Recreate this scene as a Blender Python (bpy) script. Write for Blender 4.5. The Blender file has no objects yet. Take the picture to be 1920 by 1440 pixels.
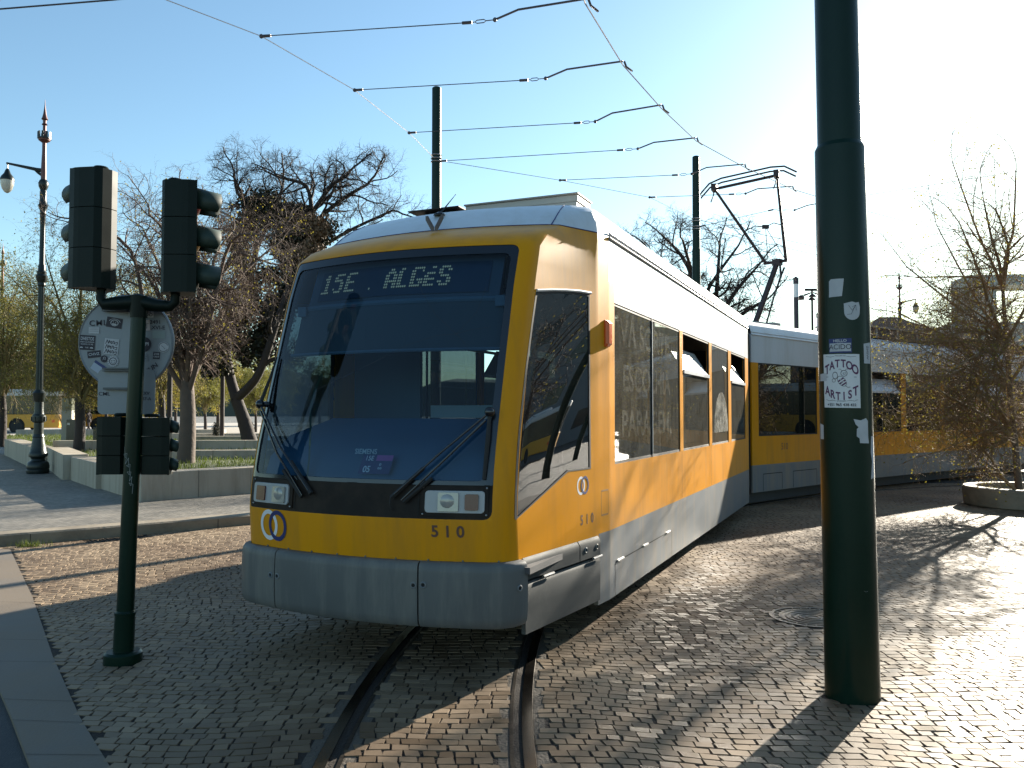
import bpy, bmesh, math, random
import numpy as np
from mathutils import Vector, Matrix
R_ = math.radians
SC = bpy.context.scene
COL = SC.collection
# ---------------------------------------------------------------- camera, sky, sun, exposure
FPX, PITCH, EYE = 1560.0, R_(1.98), 1.6
cam = bpy.data.objects.new('camera', bpy.data.cameras.new('camera'))
COL.objects.link(cam)
cam.location = (0, 0, EYE)
cam.rotation_euler = (R_(90) + PITCH, 0, 0)
cam.data.sensor_width = 36
cam.data.lens = 36 * FPX / 1920
cam.data.clip_start = .05
cam.data.clip_end = 3000
SC.camera = cam
SUN_AZ, SUN_EL = 37.5, 18.2          # azimuth from straight ahead (+Y) towards the right (+X)
w = bpy.data.worlds.new('World'); SC.world = w; w.use_nodes = True
nt = w.node_tree; nt.nodes.clear()
sky = nt.nodes.new('ShaderNodeTexSky'); sky.sky_type = 'NISHITA'; sky.sun_disc = False
sky.sun_elevation = R_(SUN_EL); sky.sun_rotation = R_(SUN_AZ)
sky.air_density = 1.0; sky.dust_density = .4; sky.ozone_density = .6; sky.altitude = 10
bgn = nt.nodes.new('ShaderNodeBackground'); bgn.inputs[1].default_value = 0.058
wo = nt.nodes.new('ShaderNodeOutputWorld')
tn = nt.nodes.new('ShaderNodeMix'); tn.data_type = 'RGBA'; tn.blend_type = 'MULTIPLY'; tn.inputs[0].default_value = 1; tn.inputs[7].default_value = (.80, .99, 1.04, 1)
nt.links.new(sky.outputs[0], tn.inputs[6]); nt.links.new(tn.outputs[2], bgn.inputs[0]); nt.links.new(bgn.outputs[0], wo.inputs[0])
sl = bpy.data.lights.new('sun', 'SUN'); sl.energy = 5.0; sl.angle = R_(.5); sl.color = (1, .91, .76)
so = bpy.data.objects.new('sun', sl); COL.objects.link(so)
sdir = Vector((math.sin(R_(SUN_AZ)) * math.cos(R_(SUN_EL)), math.cos(R_(SUN_AZ)) * math.cos(R_(SUN_EL)), math.sin(R_(SUN_EL))))
so.rotation_euler = sdir.to_track_quat('Z', 'Y').to_euler(); so.location = (10, -5, 20)
SC.view_settings.view_transform = 'Standard'; SC.view_settings.look = 'None'
SC.view_settings.exposure = 1.88; SC.view_settings.gamma = 1.0
SC.cycles.max_bounces = 8; SC.cycles.transparent_max_bounces = 16
SC.cycles.sample_clamp_indirect = 6; SC.cycles.caustics_reflective = False; SC.cycles.caustics_refractive = False

# ---------------------------------------------------------------- measuring helpers
def ray(x, y):
    a = (x - 960) / FPX; b = (720 - y) / FPX
    return np.array([a, math.cos(PITCH) - b * math.sin(PITCH), math.sin(PITCH) + b * math.cos(PITCH)])
def gnd(x, y, z=0.):
    r = ray(x, y); t = (z - EYE) / r[2]; return (r[0] * t, r[1] * t, z)
def atY(x, y, Y):
    r = ray(x, y); t = Y / r[1]; return (r[0] * t, Y, EYE + r[2] * t)

# ---------------------------------------------------------------- materials
MATS = {}
def mat(name, col, rough=.5, metal=0., var=.12, vscale=3., bump=0., bscale=30., spec=.5, coat=0., dirt=None, dscale=1.2, damt=.5, trans=0., emis=0., streak=False):
    if name in MATS: return MATS[name]
    m = bpy.data.materials.new(name); m.use_nodes = True; n = m.node_tree.nodes; l = m.node_tree.links
    b = n['Principled BSDF']
    b.inputs['Roughness'].default_value = rough; b.inputs['Metallic'].default_value = metal
    b.inputs['Specular IOR Level'].default_value = spec; b.inputs['Coat Weight'].default_value = coat
    b.inputs['Coat Roughness'].default_value = .12
    tc = n.new('ShaderNodeTexCoord')
    no = n.new('ShaderNodeTexNoise'); no.inputs['Scale'].default_value = vscale; no.inputs['Detail'].default_value = 6
    l.new(tc.outputs['Object'], no.inputs['Vector'])
    mx = n.new('ShaderNodeMix'); mx.data_type = 'RGBA'
    mx.inputs[6].default_value = (*[c * (1 - var) for c in col], 1); mx.inputs[7].default_value = (*[min(1, c * (1 + var)) for c in col], 1)
    l.new(no.outputs['Fac'], mx.inputs[0]); out = mx.outputs[2]
    if dirt:
        n2 = n.new('ShaderNodeTexNoise'); n2.inputs['Scale'].default_value = dscale; n2.inputs['Detail'].default_value = 8; n2.inputs['Roughness'].default_value = .7
        if streak:
            mp = n.new('ShaderNodeMapping'); mp.inputs['Scale'].default_value = (4, 4, .45); l.new(tc.outputs['Object'], mp.inputs[0]); l.new(mp.outputs[0], n2.inputs['Vector'])
        else: l.new(tc.outputs['Object'], n2.inputs['Vector'])
        rp = n.new('ShaderNodeValToRGB'); rp.color_ramp.elements[0].position = .46; rp.color_ramp.elements[1].position = .72
        rp.color_ramp.elements[0].color = (0, 0, 0, 1); rp.color_ramp.elements[1].color = (damt,) * 3 + (1,)
        l.new(n2.outputs['Fac'], rp.inputs[0])
        m2 = n.new('ShaderNodeMix'); m2.data_type = 'RGBA'; m2.inputs[7].default_value = (*dirt, 1)
        l.new(rp.outputs[0], m2.inputs[0]); l.new(out, m2.inputs[6]); out = m2.outputs[2]
    l.new(out, b.inputs['Base Color'])
    # roughness variation
    mr = n.new('ShaderNodeMapRange'); mr.inputs['To Min'].default_value = max(.02, rough * .8); mr.inputs['To Max'].default_value = min(1, rough * 1.25)
    l.new(no.outputs['Fac'], mr.inputs[0]); l.new(mr.outputs[0], b.inputs['Roughness'])
    if bump:
        n3 = n.new('ShaderNodeTexNoise'); n3.inputs['Scale'].default_value = bscale; n3.inputs['Detail'].default_value = 5
        l.new(tc.outputs['Object'], n3.inputs['Vector'])
        bp = n.new('ShaderNodeBump'); bp.inputs['Strength'].default_value = bump; bp.inputs['Distance'].default_value = .02
        l.new(n3.outputs['Fac'], bp.inputs['Height']); l.new(bp.outputs[0], b.inputs['Normal'])
    if trans:
        tr = n.new('ShaderNodeBsdfTranslucent'); l.new(out, tr.inputs[0])
        ms = n.new('ShaderNodeMixShader'); ms.inputs[0].default_value = trans
        l.new(b.outputs[0], ms.inputs[1]); l.new(tr.outputs[0], ms.inputs[2]); l.new(ms.outputs[0], n['Material Output'].inputs[0])
    if emis:
        b.inputs['Emission Color'].default_value = (*col, 1); b.inputs['Emission Strength'].default_value = emis
    MATS[name] = m; return m

def glass_mat(name, tint, dusty=0., ior=1.55, dustcol=(.4, .4, .38), rough=.0, base=.06, dscale=2., streak=False):
    """thin window pane: tinted see-through mixed with a mirror by Fresnel, plus a film of dust"""
    if name in MATS: return MATS[name]
    m = bpy.data.materials.new(name); m.use_nodes = True; n = m.node_tree.nodes; l = m.node_tree.links
    n.remove(n['Principled BSDF']); out = n['Material Output']
    t = n.new('ShaderNodeBsdfTransparent'); t.inputs[0].default_value = (*tint, 1)
    g = n.new('ShaderNodeBsdfGlossy'); g.inputs['Roughness'].default_value = rough; g.inputs[0].default_value = (.95, .97, 1, 1)
    lw = n.new('ShaderNodeFresnel'); lw.inputs[0].default_value = ior
    ad = n.new('ShaderNodeMath'); ad.operation = 'ADD'; ad.inputs[1].default_value = base; ad.use_clamp = True
    l.new(lw.outputs[0], ad.inputs[0])
    ms = n.new('ShaderNodeMixShader'); l.new(ad.outputs[0], ms.inputs[0]); l.new(t.outputs[0], ms.inputs[1]); l.new(g.outputs[0], ms.inputs[2])
    last = ms
    if dusty:
        d = n.new('ShaderNodeBsdfDiffuse'); d.inputs[0].default_value = (*dustcol, 1)
        tc = n.new('ShaderNodeTexCoord'); mp = n.new('ShaderNodeMapping')
        mp.inputs['Scale'].default_value = (6, 6, .9) if streak else (1, 1, 1)
        no = n.new('ShaderNodeTexNoise'); no.inputs['Scale'].default_value = dscale; no.inputs['Detail'].default_value = 8; no.inputs['Roughness'].default_value = .65
        l.new(tc.outputs['Object'], mp.inputs[0]); l.new(mp.outputs[0], no.inputs['Vector'])
        mr = n.new('ShaderNodeMapRange'); mr.inputs['From Min'].default_value = .3; mr.inputs['From Max'].default_value = .8
        mr.inputs['To Min'].default_value = dusty * .4; mr.inputs['To Max'].default_value = dusty * 1.6
        l.new(no.outputs['Fac'], mr.inputs[0])
        m2 = n.new('ShaderNodeMixShader'); l.new(mr.outputs[0], m2.inputs[0]); l.new(ms.outputs[0], m2.inputs[1]); l.new(d.outputs[0], m2.inputs[2]); last = m2
    l.new(last.outputs[0], out.inputs[0])
    MATS[name] = m; return m

def film_mat(name, col, alpha):
    if name in MATS: return MATS[name]
    m = bpy.data.materials.new(name); m.use_nodes = True; n = m.node_tree.nodes; l = m.node_tree.links
    n.remove(n['Principled BSDF'])
    t = n.new('ShaderNodeBsdfTransparent'); d = n.new('ShaderNodeBsdfDiffuse'); d.inputs[0].default_value = (*col, 1)
    no = n.new('ShaderNodeTexNoise'); no.inputs['Scale'].default_value = 9; no.inputs['Detail'].default_value = 6
    tc = n.new('ShaderNodeTexCoord'); l.new(tc.outputs['Object'], no.inputs['Vector'])
    mr = n.new('ShaderNodeMapRange'); mr.inputs['From Min'].default_value = .35; mr.inputs['From Max'].default_value = .65
    mr.inputs['To Min'].default_value = alpha * .35; mr.inputs['To Max'].default_value = alpha * 1.5; l.new(no.outputs['Fac'], mr.inputs[0])
    ms = n.new('ShaderNodeMixShader'); l.new(mr.outputs[0], ms.inputs[0]); l.new(t.outputs[0], ms.inputs[1]); l.new(d.outputs[0], ms.inputs[2])
    l.new(ms.outputs[0], n['Material Output'].inputs[0]); MATS[name] = m; return m

# ---------------------------------------------------------------- mesh building
WM = {}            # world matrix of every empty / parent, kept by hand
class B:
    """collects faces in WORLD coordinates; build() links them as one mesh object"""
    def __init__(s): s.v = []; s.f = []; s.m = []
    def add(s, vs, fs, mi=0):
        o = len(s.v); s.v += [tuple(p) for p in vs]; s.f += [tuple(i + o for i in f) for f in fs]; s.m += [mi] * len(fs)
    def box(s, c, d, rz=0., mi=0, M=None):
        x, y, z = d[0] / 2, d[1] / 2, d[2] / 2
        vs = [Vector((a * x, b * y, e * z)) for e in (-1, 1) for a, b in ((-1, -1), (1, -1), (1, 1), (-1, 1))]
        Mt = (M if M is not None else Matrix.Translation(c) @ Matrix.Rotation(rz, 4, 'Z'))
        s.add([Mt @ v for v in vs], [(3, 2, 1, 0), (4, 5, 6, 7), (0, 1, 5, 4), (1, 2, 6, 5), (2, 3, 7, 6), (3, 0, 4, 7)], mi)
    def hexa(s, p8, mi=0):
        s.add(p8, [(3, 2, 1, 0), (4, 5, 6, 7), (0, 1, 5, 4), (1, 2, 6, 5), (2, 3, 7, 6), (3, 0, 4, 7)], mi)
    def tube(s, pts, r, n=8, mi=0, cap=True, closed=False):
        pts = [Vector(p) for p in pts]; k = len(pts)
        rs = r if isinstance(r, (list, tuple)) else [r] * k
        d0 = (pts[1] - pts[0]).normalized(); up = Vector((0, 0, 1)) if abs(d0.z) < .9 else Vector((1, 0, 0))
        a = d0.cross(up).normalized(); vs = []
        for i, p in enumerate(pts):
            if closed: d = (pts[(i + 1) % k] - pts[i - 1]).normalized()
            else: d = (pts[min(i + 1, k - 1)] - pts[max(i - 1, 0)]).normalized()
            a = (a - d * a.dot(d)); a = a.normalized() if a.length > 1e-6 else d.orthogonal().normalized()
            b = d.cross(a)
            vs += [p + (a * math.cos(t) + b * math.sin(t)) * rs[i] for t in [2 * math.pi * j / n for j in range(n)]]
        fs = []
        for i in range(k if closed else k - 1):
            i2 = (i + 1) % k
            fs += [(i * n + j, i * n + (j + 1) % n, i2 * n + (j + 1) % n, i2 * n + j) for j in range(n)]
        if cap and not closed: fs += [tuple(range(n))[::-1], tuple(range((k - 1) * n, k * n))]
        s.add(vs, fs, mi)
    def lathe(s, prof, c=(0, 0, 0), n=20, mi=0, M=None, caps=True):
        vs = []
        Mt = M if M is not None else Matrix.Translation(c)
        for r, z in prof: vs += [Mt @ Vector((r * math.cos(2 * math.pi * j / n), r * math.sin(2 * math.pi * j / n), z)) for j in range(n)]
        fs = []
        for i in range(len(prof) - 1): fs += [(i * n + j, i * n + (j + 1) % n, (i + 1) * n + (j + 1) % n, (i + 1) * n + j) for j in range(n)]
        if caps: fs += [tuple(range(n))[::-1], tuple(range((len(prof) - 1) * n, len(prof) * n))]
        s.add(vs, fs, mi)
    def prism(s, poly, z0, z1, mi=0, M=None):
        n = len(poly); Mt = M if M is not None else Matrix.Identity(4)
        vs = [Mt @ Vector((x, y, z0)) for x, y in poly] + [Mt @ Vector((x, y, z1)) for x, y in poly]
        s.add(vs, [tuple(range(n))[::-1], tuple(range(n, 2 * n))] + [(i, (i + 1) % n, n + (i + 1) % n, n + i) for i in range(n)], mi)
    def sphere(s, c, r, n=10, mi=0, sz=1.):
        prof = [(r * math.sin(math.pi * i / n) + 1e-4, -r * sz * math.cos(math.pi * i / n)) for i in range(n + 1)]
        s.lathe(prof, c, n + 2, mi)
    def build(s, name, mats, parent=None, smooth=None, bevel=0., **tags):
        me = bpy.data.meshes.new(name)
        vs = s.v
        if parent is not None and parent.name in WM:
            inv = WM[parent.name].inverted(); vs = [inv @ Vector(v) for v in vs]
        me.from_pydata([tuple(v) for v in vs], [], s.f)
        if not isinstance(mats, (list, tuple)): mats = [mats]
        for m in mats: me.materials.append(m)
        if len(mats) > 1: me.polygons.foreach_set('material_index', s.m)
        return link(name, me, parent, smooth, bevel, **tags)
def link(name, me, parent=None, smooth=None, bevel=0., label=None, cat=None, group=None, kind=None):
    if smooth:
        me.polygons.foreach_set('use_smooth', [True] * len(me.polygons))
        try: me.set_sharp_from_angle(angle=R_(smooth))
        except Exception: pass
    o = bpy.data.objects.new(name, me); COL.objects.link(o)
    if parent is not None:
        o.parent = parent
        if parent.name in WM: WM[o.name] = WM[parent.name].copy()
    if bevel:
        md = o.modifiers.new('bevel', 'BEVEL'); md.width = bevel; md.segments = 2; md.limit_method = 'ANGLE'; md.angle_limit = R_(40)
    if label: o['label'] = label
    if cat: o['category'] = cat
    if group: o['group'] = group
    if kind: o['kind'] = kind
    return o
def thing(name, loc, label, cat, rz=0., group=None):
    o = bpy.data.objects.new(name, None); COL.objects.link(o); o.location = loc; o.rotation_euler = (0, 0, rz)
    o.empty_display_size = .2; o['label'] = label; o['category'] = cat
    if group: o['group'] = group
    WM[o.name] = Matrix.Translation(loc) @ Matrix.Rotation(rz, 4, 'Z')
    return o
def dup(root, loc, label, rz=None, group=None, scale=None):
    def cp(o, par):
        c = o.copy(); COL.objects.link(c); c.parent = par
        for ch in o.children: cp(ch, c)
        return c
    r = cp(root, None); r.location = loc; r['label'] = label
    if rz is not None: r.rotation_euler = (0, 0, rz)
    if scale: r.scale = scale if isinstance(scale, tuple) else (scale,) * 3
    if group: r['group'] = group
    return r

def quadmesh(name, V, F, m, smooth):
    me = bpy.data.meshes.new(name); me.vertices.add(len(V)); me.vertices.foreach_set('co', V.astype(np.float32).ravel()); nf = len(F)
    me.loops.add(nf * 4); me.loops.foreach_set('vertex_index', F.astype(np.int32).ravel()); me.polygons.add(nf); me.polygons.foreach_set('loop_start', (np.arange(nf) * 4).astype(np.int32))
    me.polygons.foreach_set('use_smooth', np.full(nf, bool(smooth)))
    me.update(calc_edges=True); me.materials.append(m); return me
TXT = {}
def text2d(st, size=1., align='CENTER', bold=0., space=1., shear=0.):
    key = (st, align, bold, space, shear)
    if key not in TXT:
        cu = bpy.data.curves.new('lettering', 'FONT'); cu.body = st; cu.align_x = align; cu.align_y = 'CENTER'; cu.size = 1.
        cu.offset = bold; cu.space_character = space; cu.shear = shear; cu.resolution_u = 4
        o = bpy.data.objects.new('lettering', cu); COL.objects.link(o)
        dg = bpy.context.evaluated_depsgraph_get(); me = bpy.data.meshes.new_from_object(o.evaluated_get(dg))
        TXT[key] = ([(v.co.x, v.co.y) for v in me.vertices], [tuple(p.vertices) for p in me.polygons])
        bpy.data.objects.remove(o); bpy.data.curves.remove(cu); bpy.data.meshes.remove(me)
    v, f = TXT[key]
    return [(x * size, y * size) for x, y in v], f
def put_text(b, st, size, fmap, mi=0, align='CENTER', bold=0., space=1., sx=1., shear=0., rot=0.):
    v, f = text2d(st, size, align, bold, space, shear); c, s_ = math.cos(rot), math.sin(rot)
    b.add([fmap(x * sx * c - y * s_, x * sx * s_ + y * c) for x, y in v], f, mi)
def flat(b, poly, fmap, mi=0): b.add([fmap(x, y) for x, y in poly], [tuple(range(len(poly)))], mi)
def ringpoly(b, cx, cy, r0, r1, fmap, mi=0, n=28, sy=1., a0=0., a1=2 * math.pi):
    vs = []; 
    for i in range(n + 1):
        a = a0 + (a1 - a0) * i / n
        vs += [fmap(cx + r0 * math.cos(a), cy + r0 * sy * math.sin(a)), fmap(cx + r1 * math.cos(a), cy + r1 * sy * math.sin(a))]
    b.add(vs, [(2 * i, 2 * i + 1, 2 * i + 3, 2 * i + 2) for i in range(n)], mi)
def stroke(b, pts, wd, fmap, mi=0):
    for (x0, y0), (x1, y1) in zip(pts, pts[1:]):
        l_ = math.hypot(x1 - x0, y1 - y0) or 1; nx, ny = -(y1 - y0) / l_ * wd / 2, (x1 - x0) / l_ * wd / 2
        b.add([fmap(x0 + nx, y0 + ny), fmap(x0 - nx, y0 - ny), fmap(x1 - nx, y1 - ny), fmap(x1 + nx, y1 + ny)], [(0, 1, 2, 3)], mi)

def pip(p, poly):
    x, y = p; c = False; n = len(poly)
    for i in range(n):
        x0, y0 = poly[i]; x1, y1 = poly[i - 1]
        if (y0 > y) != (y1 > y) and x < (x1 - x0) * (y - y0) / (y1 - y0) + x0: c = not c
    return c
def skin(sv, zv, cls, fmap, thick=.03, polys=()):
    """sheet over the (s, z) rectangle: grid lines sv x zv, also cut along the edges of polys; cls(s, z) gives a
    material index or None for an opening; fmap(s, z, off) -> world; closed with a rim of the given thickness"""
    sv = sorted(set(round(a, 4) for a in sv)); zv = sorted(set(round(a, 4) for a in zv))
    bm = bmesh.new(); g = [[bm.verts.new((a, 0, c)) for c in zv] for a in sv]
    for i in range(len(sv) - 1):
        for j in range(len(zv) - 1): bm.faces.new((g[i][j], g[i + 1][j], g[i + 1][j + 1], g[i][j + 1]))
    for poly in polys:
        xs = [q[0] for q in poly]; zs = [q[1] for q in poly]
        for k in range(len(poly)):
            p, q = Vector((poly[k - 1][0], 0, poly[k - 1][1])), Vector((poly[k][0], 0, poly[k][1]))
            nrm = Vector((-(q - p).z, 0, (q - p).x))
            lo = (min(p.x, q.x) - .001, min(p.z, q.z) - .001); hi = (max(p.x, q.x) + .001, max(p.z, q.z) + .001)
            fs = [f for f in bm.faces if not (max(v.co.x for v in f.verts) < lo[0] or min(v.co.x for v in f.verts) > hi[0] or max(v.co.z for v in f.verts) < lo[1] or min(v.co.z for v in f.verts) > hi[1])]
            gm = list(set(e for f in fs for e in f.edges)) + fs + list(set(v for f in fs for v in f.verts))
            bmesh.ops.bisect_plane(bm, geom=gm, plane_co=p, plane_no=nrm, dist=1e-5)
    bmesh.ops.remove_doubles(bm, verts=bm.verts, dist=2e-5)
    vs = []; fs = []; ms = []; idx = {}
    for f in bm.faces:
        c = f.calc_center_median(); k = cls(c.x, c.z)
        if k is None: continue
        fs.append(tuple(v.index for v in f.verts)); ms.append(k)
    bm.verts.index_update(); fs = []; ms = []; edge = {}
    for f in bm.faces:
        c = f.calc_center_median(); k = cls(c.x, c.z)
        if k is None: continue
        t = tuple(v.index for v in f.verts)
        if (f.normal.y) > 0: t = t[::-1]
        fs.append(t); ms.append(k)
        for a, b_ in zip(t, t[1:] + t[:1]): edge[(a, b_)] = k
    co = [(v.co.x, v.co.z) for v in bm.verts]; bm.free()
    used = sorted(set(i for f in fs for i in f)); mp = {u: i for i, u in enumerate(used)}
    o = B(); o.add([fmap(co[u][0], co[u][1], 0) for u in used], [])
    for f, k in zip(fs, ms): o.f.append(tuple(mp[i] for i in f)); o.m.append(k)
    if thick:
        rim = [(a, b_, k) for (a, b_), k in edge.items() if (b_, a) not in edge]
        rv = {}
        for a, b_, k in rim:
            for q in (a, b_):
                if q not in rv: rv[q] = len(o.v); o.v.append(tuple(fmap(co[q][0], co[q][1], -thick)))
            o.f.append((mp[b_], mp[a], rv[a], rv[b_])); o.m.append(k)
    return o
def lin(a, b, n): return [a + (b - a) * i / n for i in range(n + 1)]

# ---------------------------------------------------------------- the materials of the place
YEL = mat('yellow_paint', (.65, .262, .004), .36, var=.07, vscale=2, coat=.0, spec=.14, dirt=(.33, .15, .03), dscale=1.1, damt=.5, streak=True)
SIL = mat('silver_paint', (.54, .57, .61), .36, metal=.0, var=.05, vscale=2, coat=.15, dirt=(.36, .34, .30), dscale=.9, damt=.45, streak=True)
GRY = mat('grey_skirt_paint', (.14, .155, .17), .45, var=.18, vscale=2.2, spec=.3, dirt=(.24, .20, .15), dscale=1.1, damt=.8, streak=True)
BLK = mat('black_enamel', (.006, .008, .012), .22, var=.2, coat=.3)
RUB = mat('black_rubber', (.012, .012, .012), .7, var=.3)
APR = mat('brown_black_panel', (.012, .009, .008), .6, spec=.2, var=.3, vscale=5, dirt=(.05, .035, .025), dscale=3, damt=.6)
DRK = mat('dark_void', (.01, .01, .01), .9)
VIS = mat('sunlit_visor_green', (.022, .038, .030), .5, spec=.3)  # lighter than the heads: sunlight from above is put into the colour
GRN = mat('dark_green_enamel', (.001, .014, .008), .36, spec=.16, var=.25, vscale=5, coat=.12, bump=.06, bscale=40)
GRN2 = mat('green_black_plastic', (.003, .008, .006), .45, var=.4, vscale=6, spec=.16)
IRON = mat('cast_iron_green', (.012, .018, .016), .35, metal=.3, var=.3, vscale=8, bump=.15, bscale=25)
STEEL = mat('galvanised_steel', (.42, .42, .42), .35, metal=.9, var=.15, vscale=12)
RAIL = mat('worn_rail_steel', (.26, .24, .22), .22, metal=1., var=.2, vscale=6)
RAILD = mat('dark_rail_steel', (.055, .045, .036), .45, metal=.7, var=.3, vscale=8, bump=.2)
ALU = mat('sign_back_aluminium', (.20, .215, .235), .5, metal=.3, var=.12, vscale=5, dirt=(.2, .2, .2), damt=.4)
PAPER = mat('white_paper', (.60, .59, .60), .7, var=.08, vscale=9)
PAPER2 = mat('faded_paper', (.42, .42, .44), .75, var=.2, vscale=14)
INK = mat('dark_ink', (.02, .015, .025), .6)
PURP = mat('purple_ink', (.09, .02, .07), .6)
NAVY = mat('navy_blue', (.012, .022, .12), .5)
PINK = mat('pink_ink', (.45, .10, .32), .6)
WHITE = mat('white_paint', (.72, .72, .74), .5, var=.05)
ORNG = mat('orange_lens', (.65, .10, .01), .25, var=.1)
REDL = mat('red_lens', (.09, .018, .016), .2, var=.2)
LENS = mat('headlight_reflector', (.30, .30, .29), .18, metal=.2, var=.15, vscale=30)
HOUS = mat('grey_lamp_housing', (.34, .35, .36), .45)
DASH = mat('dashboard_sky_sheen', (.045, .12, .19), .6, var=.15)  # sky mirrored on the dashboard is put into its blue colour
INTR = mat('interior_grey', (.10, .15, .19), .7, var=.1)
SEAT = mat('seat_fabric_blue', (.015, .03, .08), .9, var=.2)
REDP = mat('red_grab_pole', (.40, .03, .05), .4)
SHADE = mat('grey_roller_blind', (.06, .075, .085), .8, var=.1)
DISP = mat('display_blue_black', (.008, .030, .055), .35)
DOT = mat('display_dot', (.55, .54, .34), .5, emis=.055)
G_FRONT = glass_mat('windscreen_glass', (.50, .68, .82), dusty=.006, ior=1.42, base=-.008)
G_CAB = glass_mat('cab_side_glass', (.10, .12, .13), dusty=.01, base=.22)
G_SIDE = glass_mat('dusty_side_glass', (.17, .18, .17), dusty=.20, dustcol=(.28, .265, .22), base=.06, rough=.015, dscale=3, streak=True)
G_DARK = glass_mat('dark_side_glass', (.10, .10, .10), dusty=.02, base=.03, dscale=3, streak=True)
FROST = film_mat('frosted_lettering', (.55, .53, .46), .085)
STONE = mat('lioz_limestone', (.37, .32, .25), .7, var=.2, vscale=1.2, bump=.25, bscale=18, dirt=(.19, .155, .11), dscale=.9, damt=.75, streak=True)
KERB = mat('kerb_limestone', (.25, .21, .155), .7, var=.14, vscale=1.5, bump=.2, bscale=22, dirt=(.11, .085, .06), dscale=2.2, damt=.8)
SLAB = mat('smooth_stone_strip', (.155, .122, .088), .65, var=.12, vscale=1.3, bump=.12, bscale=60, dirt=(.13, .12, .11), dscale=1.0, damt=.8)
ASPH = mat('asphalt', (.035, .038, .042), .75, var=.25, vscale=20, bump=.4, bscale=120)
CONC = mat('rail_mortar', (.085, .068, .050), .7, var=.3, vscale=6, bump=.5, bscale=50)
BARK = mat('grey_brown_bark', (.085, .062, .048), .85, var=.4, vscale=4, bump=.7, bscale=14)
BARKD = mat('dark_bark', (.030, .022, .020), .85, var=.35, vscale=4, bump=.6, bscale=12)
TWIG = mat('red_brown_twigs', (.095, .064, .050), .8, var=.3, vscale=1)
TWIGG = mat('backlit_gold_twigs', (.21, .13, .065), .7, var=.35, vscale=1)  # low sun through the crown is put into this lighter twig colour
TWIGY = mat('yellow_willow_twigs', (.15, .115, .045), .8, var=.3, vscale=1)
LEAFY = mat('yellow_green_leaf', (.24, .20, .03), .6, var=.5, vscale=2.2, trans=.5)
LEAFG = mat('spring_green_leaf', (.15, .15, .028), .6, var=.5, vscale=1.2, trans=.45)
IVYM = mat('dark_ivy_leaf', (.022, .024, .010), .55, var=.5, vscale=1.5, trans=.12)
IVYB = mat('brown_dry_creeper', (.13, .08, .045), .8, var=.4, vscale=2)
GRASSM = mat('grass_blade', (.075, .10, .014), .6, var=.5, vscale=1.0, trans=.45)
SOIL = mat('lawn_soil', (.045, .060, .015), .9, var=.5, vscale=1.5, bump=.8, bscale=9)
BUSY = mat('bus_yellow', (.62, .30, .02), .4, var=.06)

def stone_mat(name, per_island=True):
    m = bpy.data.materials.new(name); m.use_nodes = True; n = m.node_tree.nodes; l = m.node_tree.links; b = n['Principled BSDF']
    geo = n.new('ShaderNodeNewGeometry'); rp = n.new('ShaderNodeValToRGB'); e = rp.color_ramp.elements
    e[0].position = 0; e[0].color = (.15, .106, .067, 1); e[1].position = 1; e[1].color = (.27, .203, .137, 1)
    x = e.new(.35); x.color = (.18, .134, .089, 1); x = e.new(.7); x.color = (.22, .165, .112, 1)
    l.new(geo.outputs['Random Per Island'], rp.inputs[0])
    tc = n.new('ShaderNodeTexCoord'); no = n.new('ShaderNodeTexNoise'); no.inputs['Scale'].default_value = .55; no.inputs['Detail'].default_value = 7
    l.new(tc.outputs['Object'], no.inputs['Vector'])
    mx = n.new('ShaderNodeMix'); mx.data_type = 'RGBA'; mx.blend_type = 'MULTIPLY'; mx.inputs[0].default_value = 1
    r2 = n.new('ShaderNodeValToRGB'); r2.color_ramp.elements[0].position = .35; r2.color_ramp.elements[0].color = (.55, .47, .40, 1); r2.color_ramp.elements[1].position = .62; r2.color_ramp.elements[1].color = (1.12, 1.1, 1.05, 1)
    l.new(no.outputs['Fac'], r2.inputs[0]); l.new(rp.outputs[0], mx.inputs[6]); l.new(r2.outputs[0], mx.inputs[7]); l.new(mx.outputs[2], b.inputs['Base Color'])
    n2 = n.new('ShaderNodeTexNoise'); n2.inputs['Scale'].default_value = 60; n2.inputs['Detail'].default_value = 6; n2.inputs['Roughness'].default_value = .6; l.new(tc.outputs['Object'], n2.inputs['Vector'])
    bp = n.new('ShaderNodeBump'); bp.inputs['Strength'].default_value = .15; bp.inputs['Distance'].default_value = .002
    l.new(n2.outputs['Fac'], bp.inputs['Height']); l.new(bp.outputs[0], b.inputs['Normal'])
    mr = n.new('ShaderNodeMapRange'); mr.inputs['To Min'].default_value = .5; mr.inputs['To Max'].default_value = .75
    l.new(geo.outputs['Random Per Island'], mr.inputs[0]); l.new(mr.outputs[0], b.inputs['Roughness'])
    b.inputs['Specular IOR Level'].default_value = .35
    return m
COBBLE = stone_mat('cobble_stone')
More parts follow.
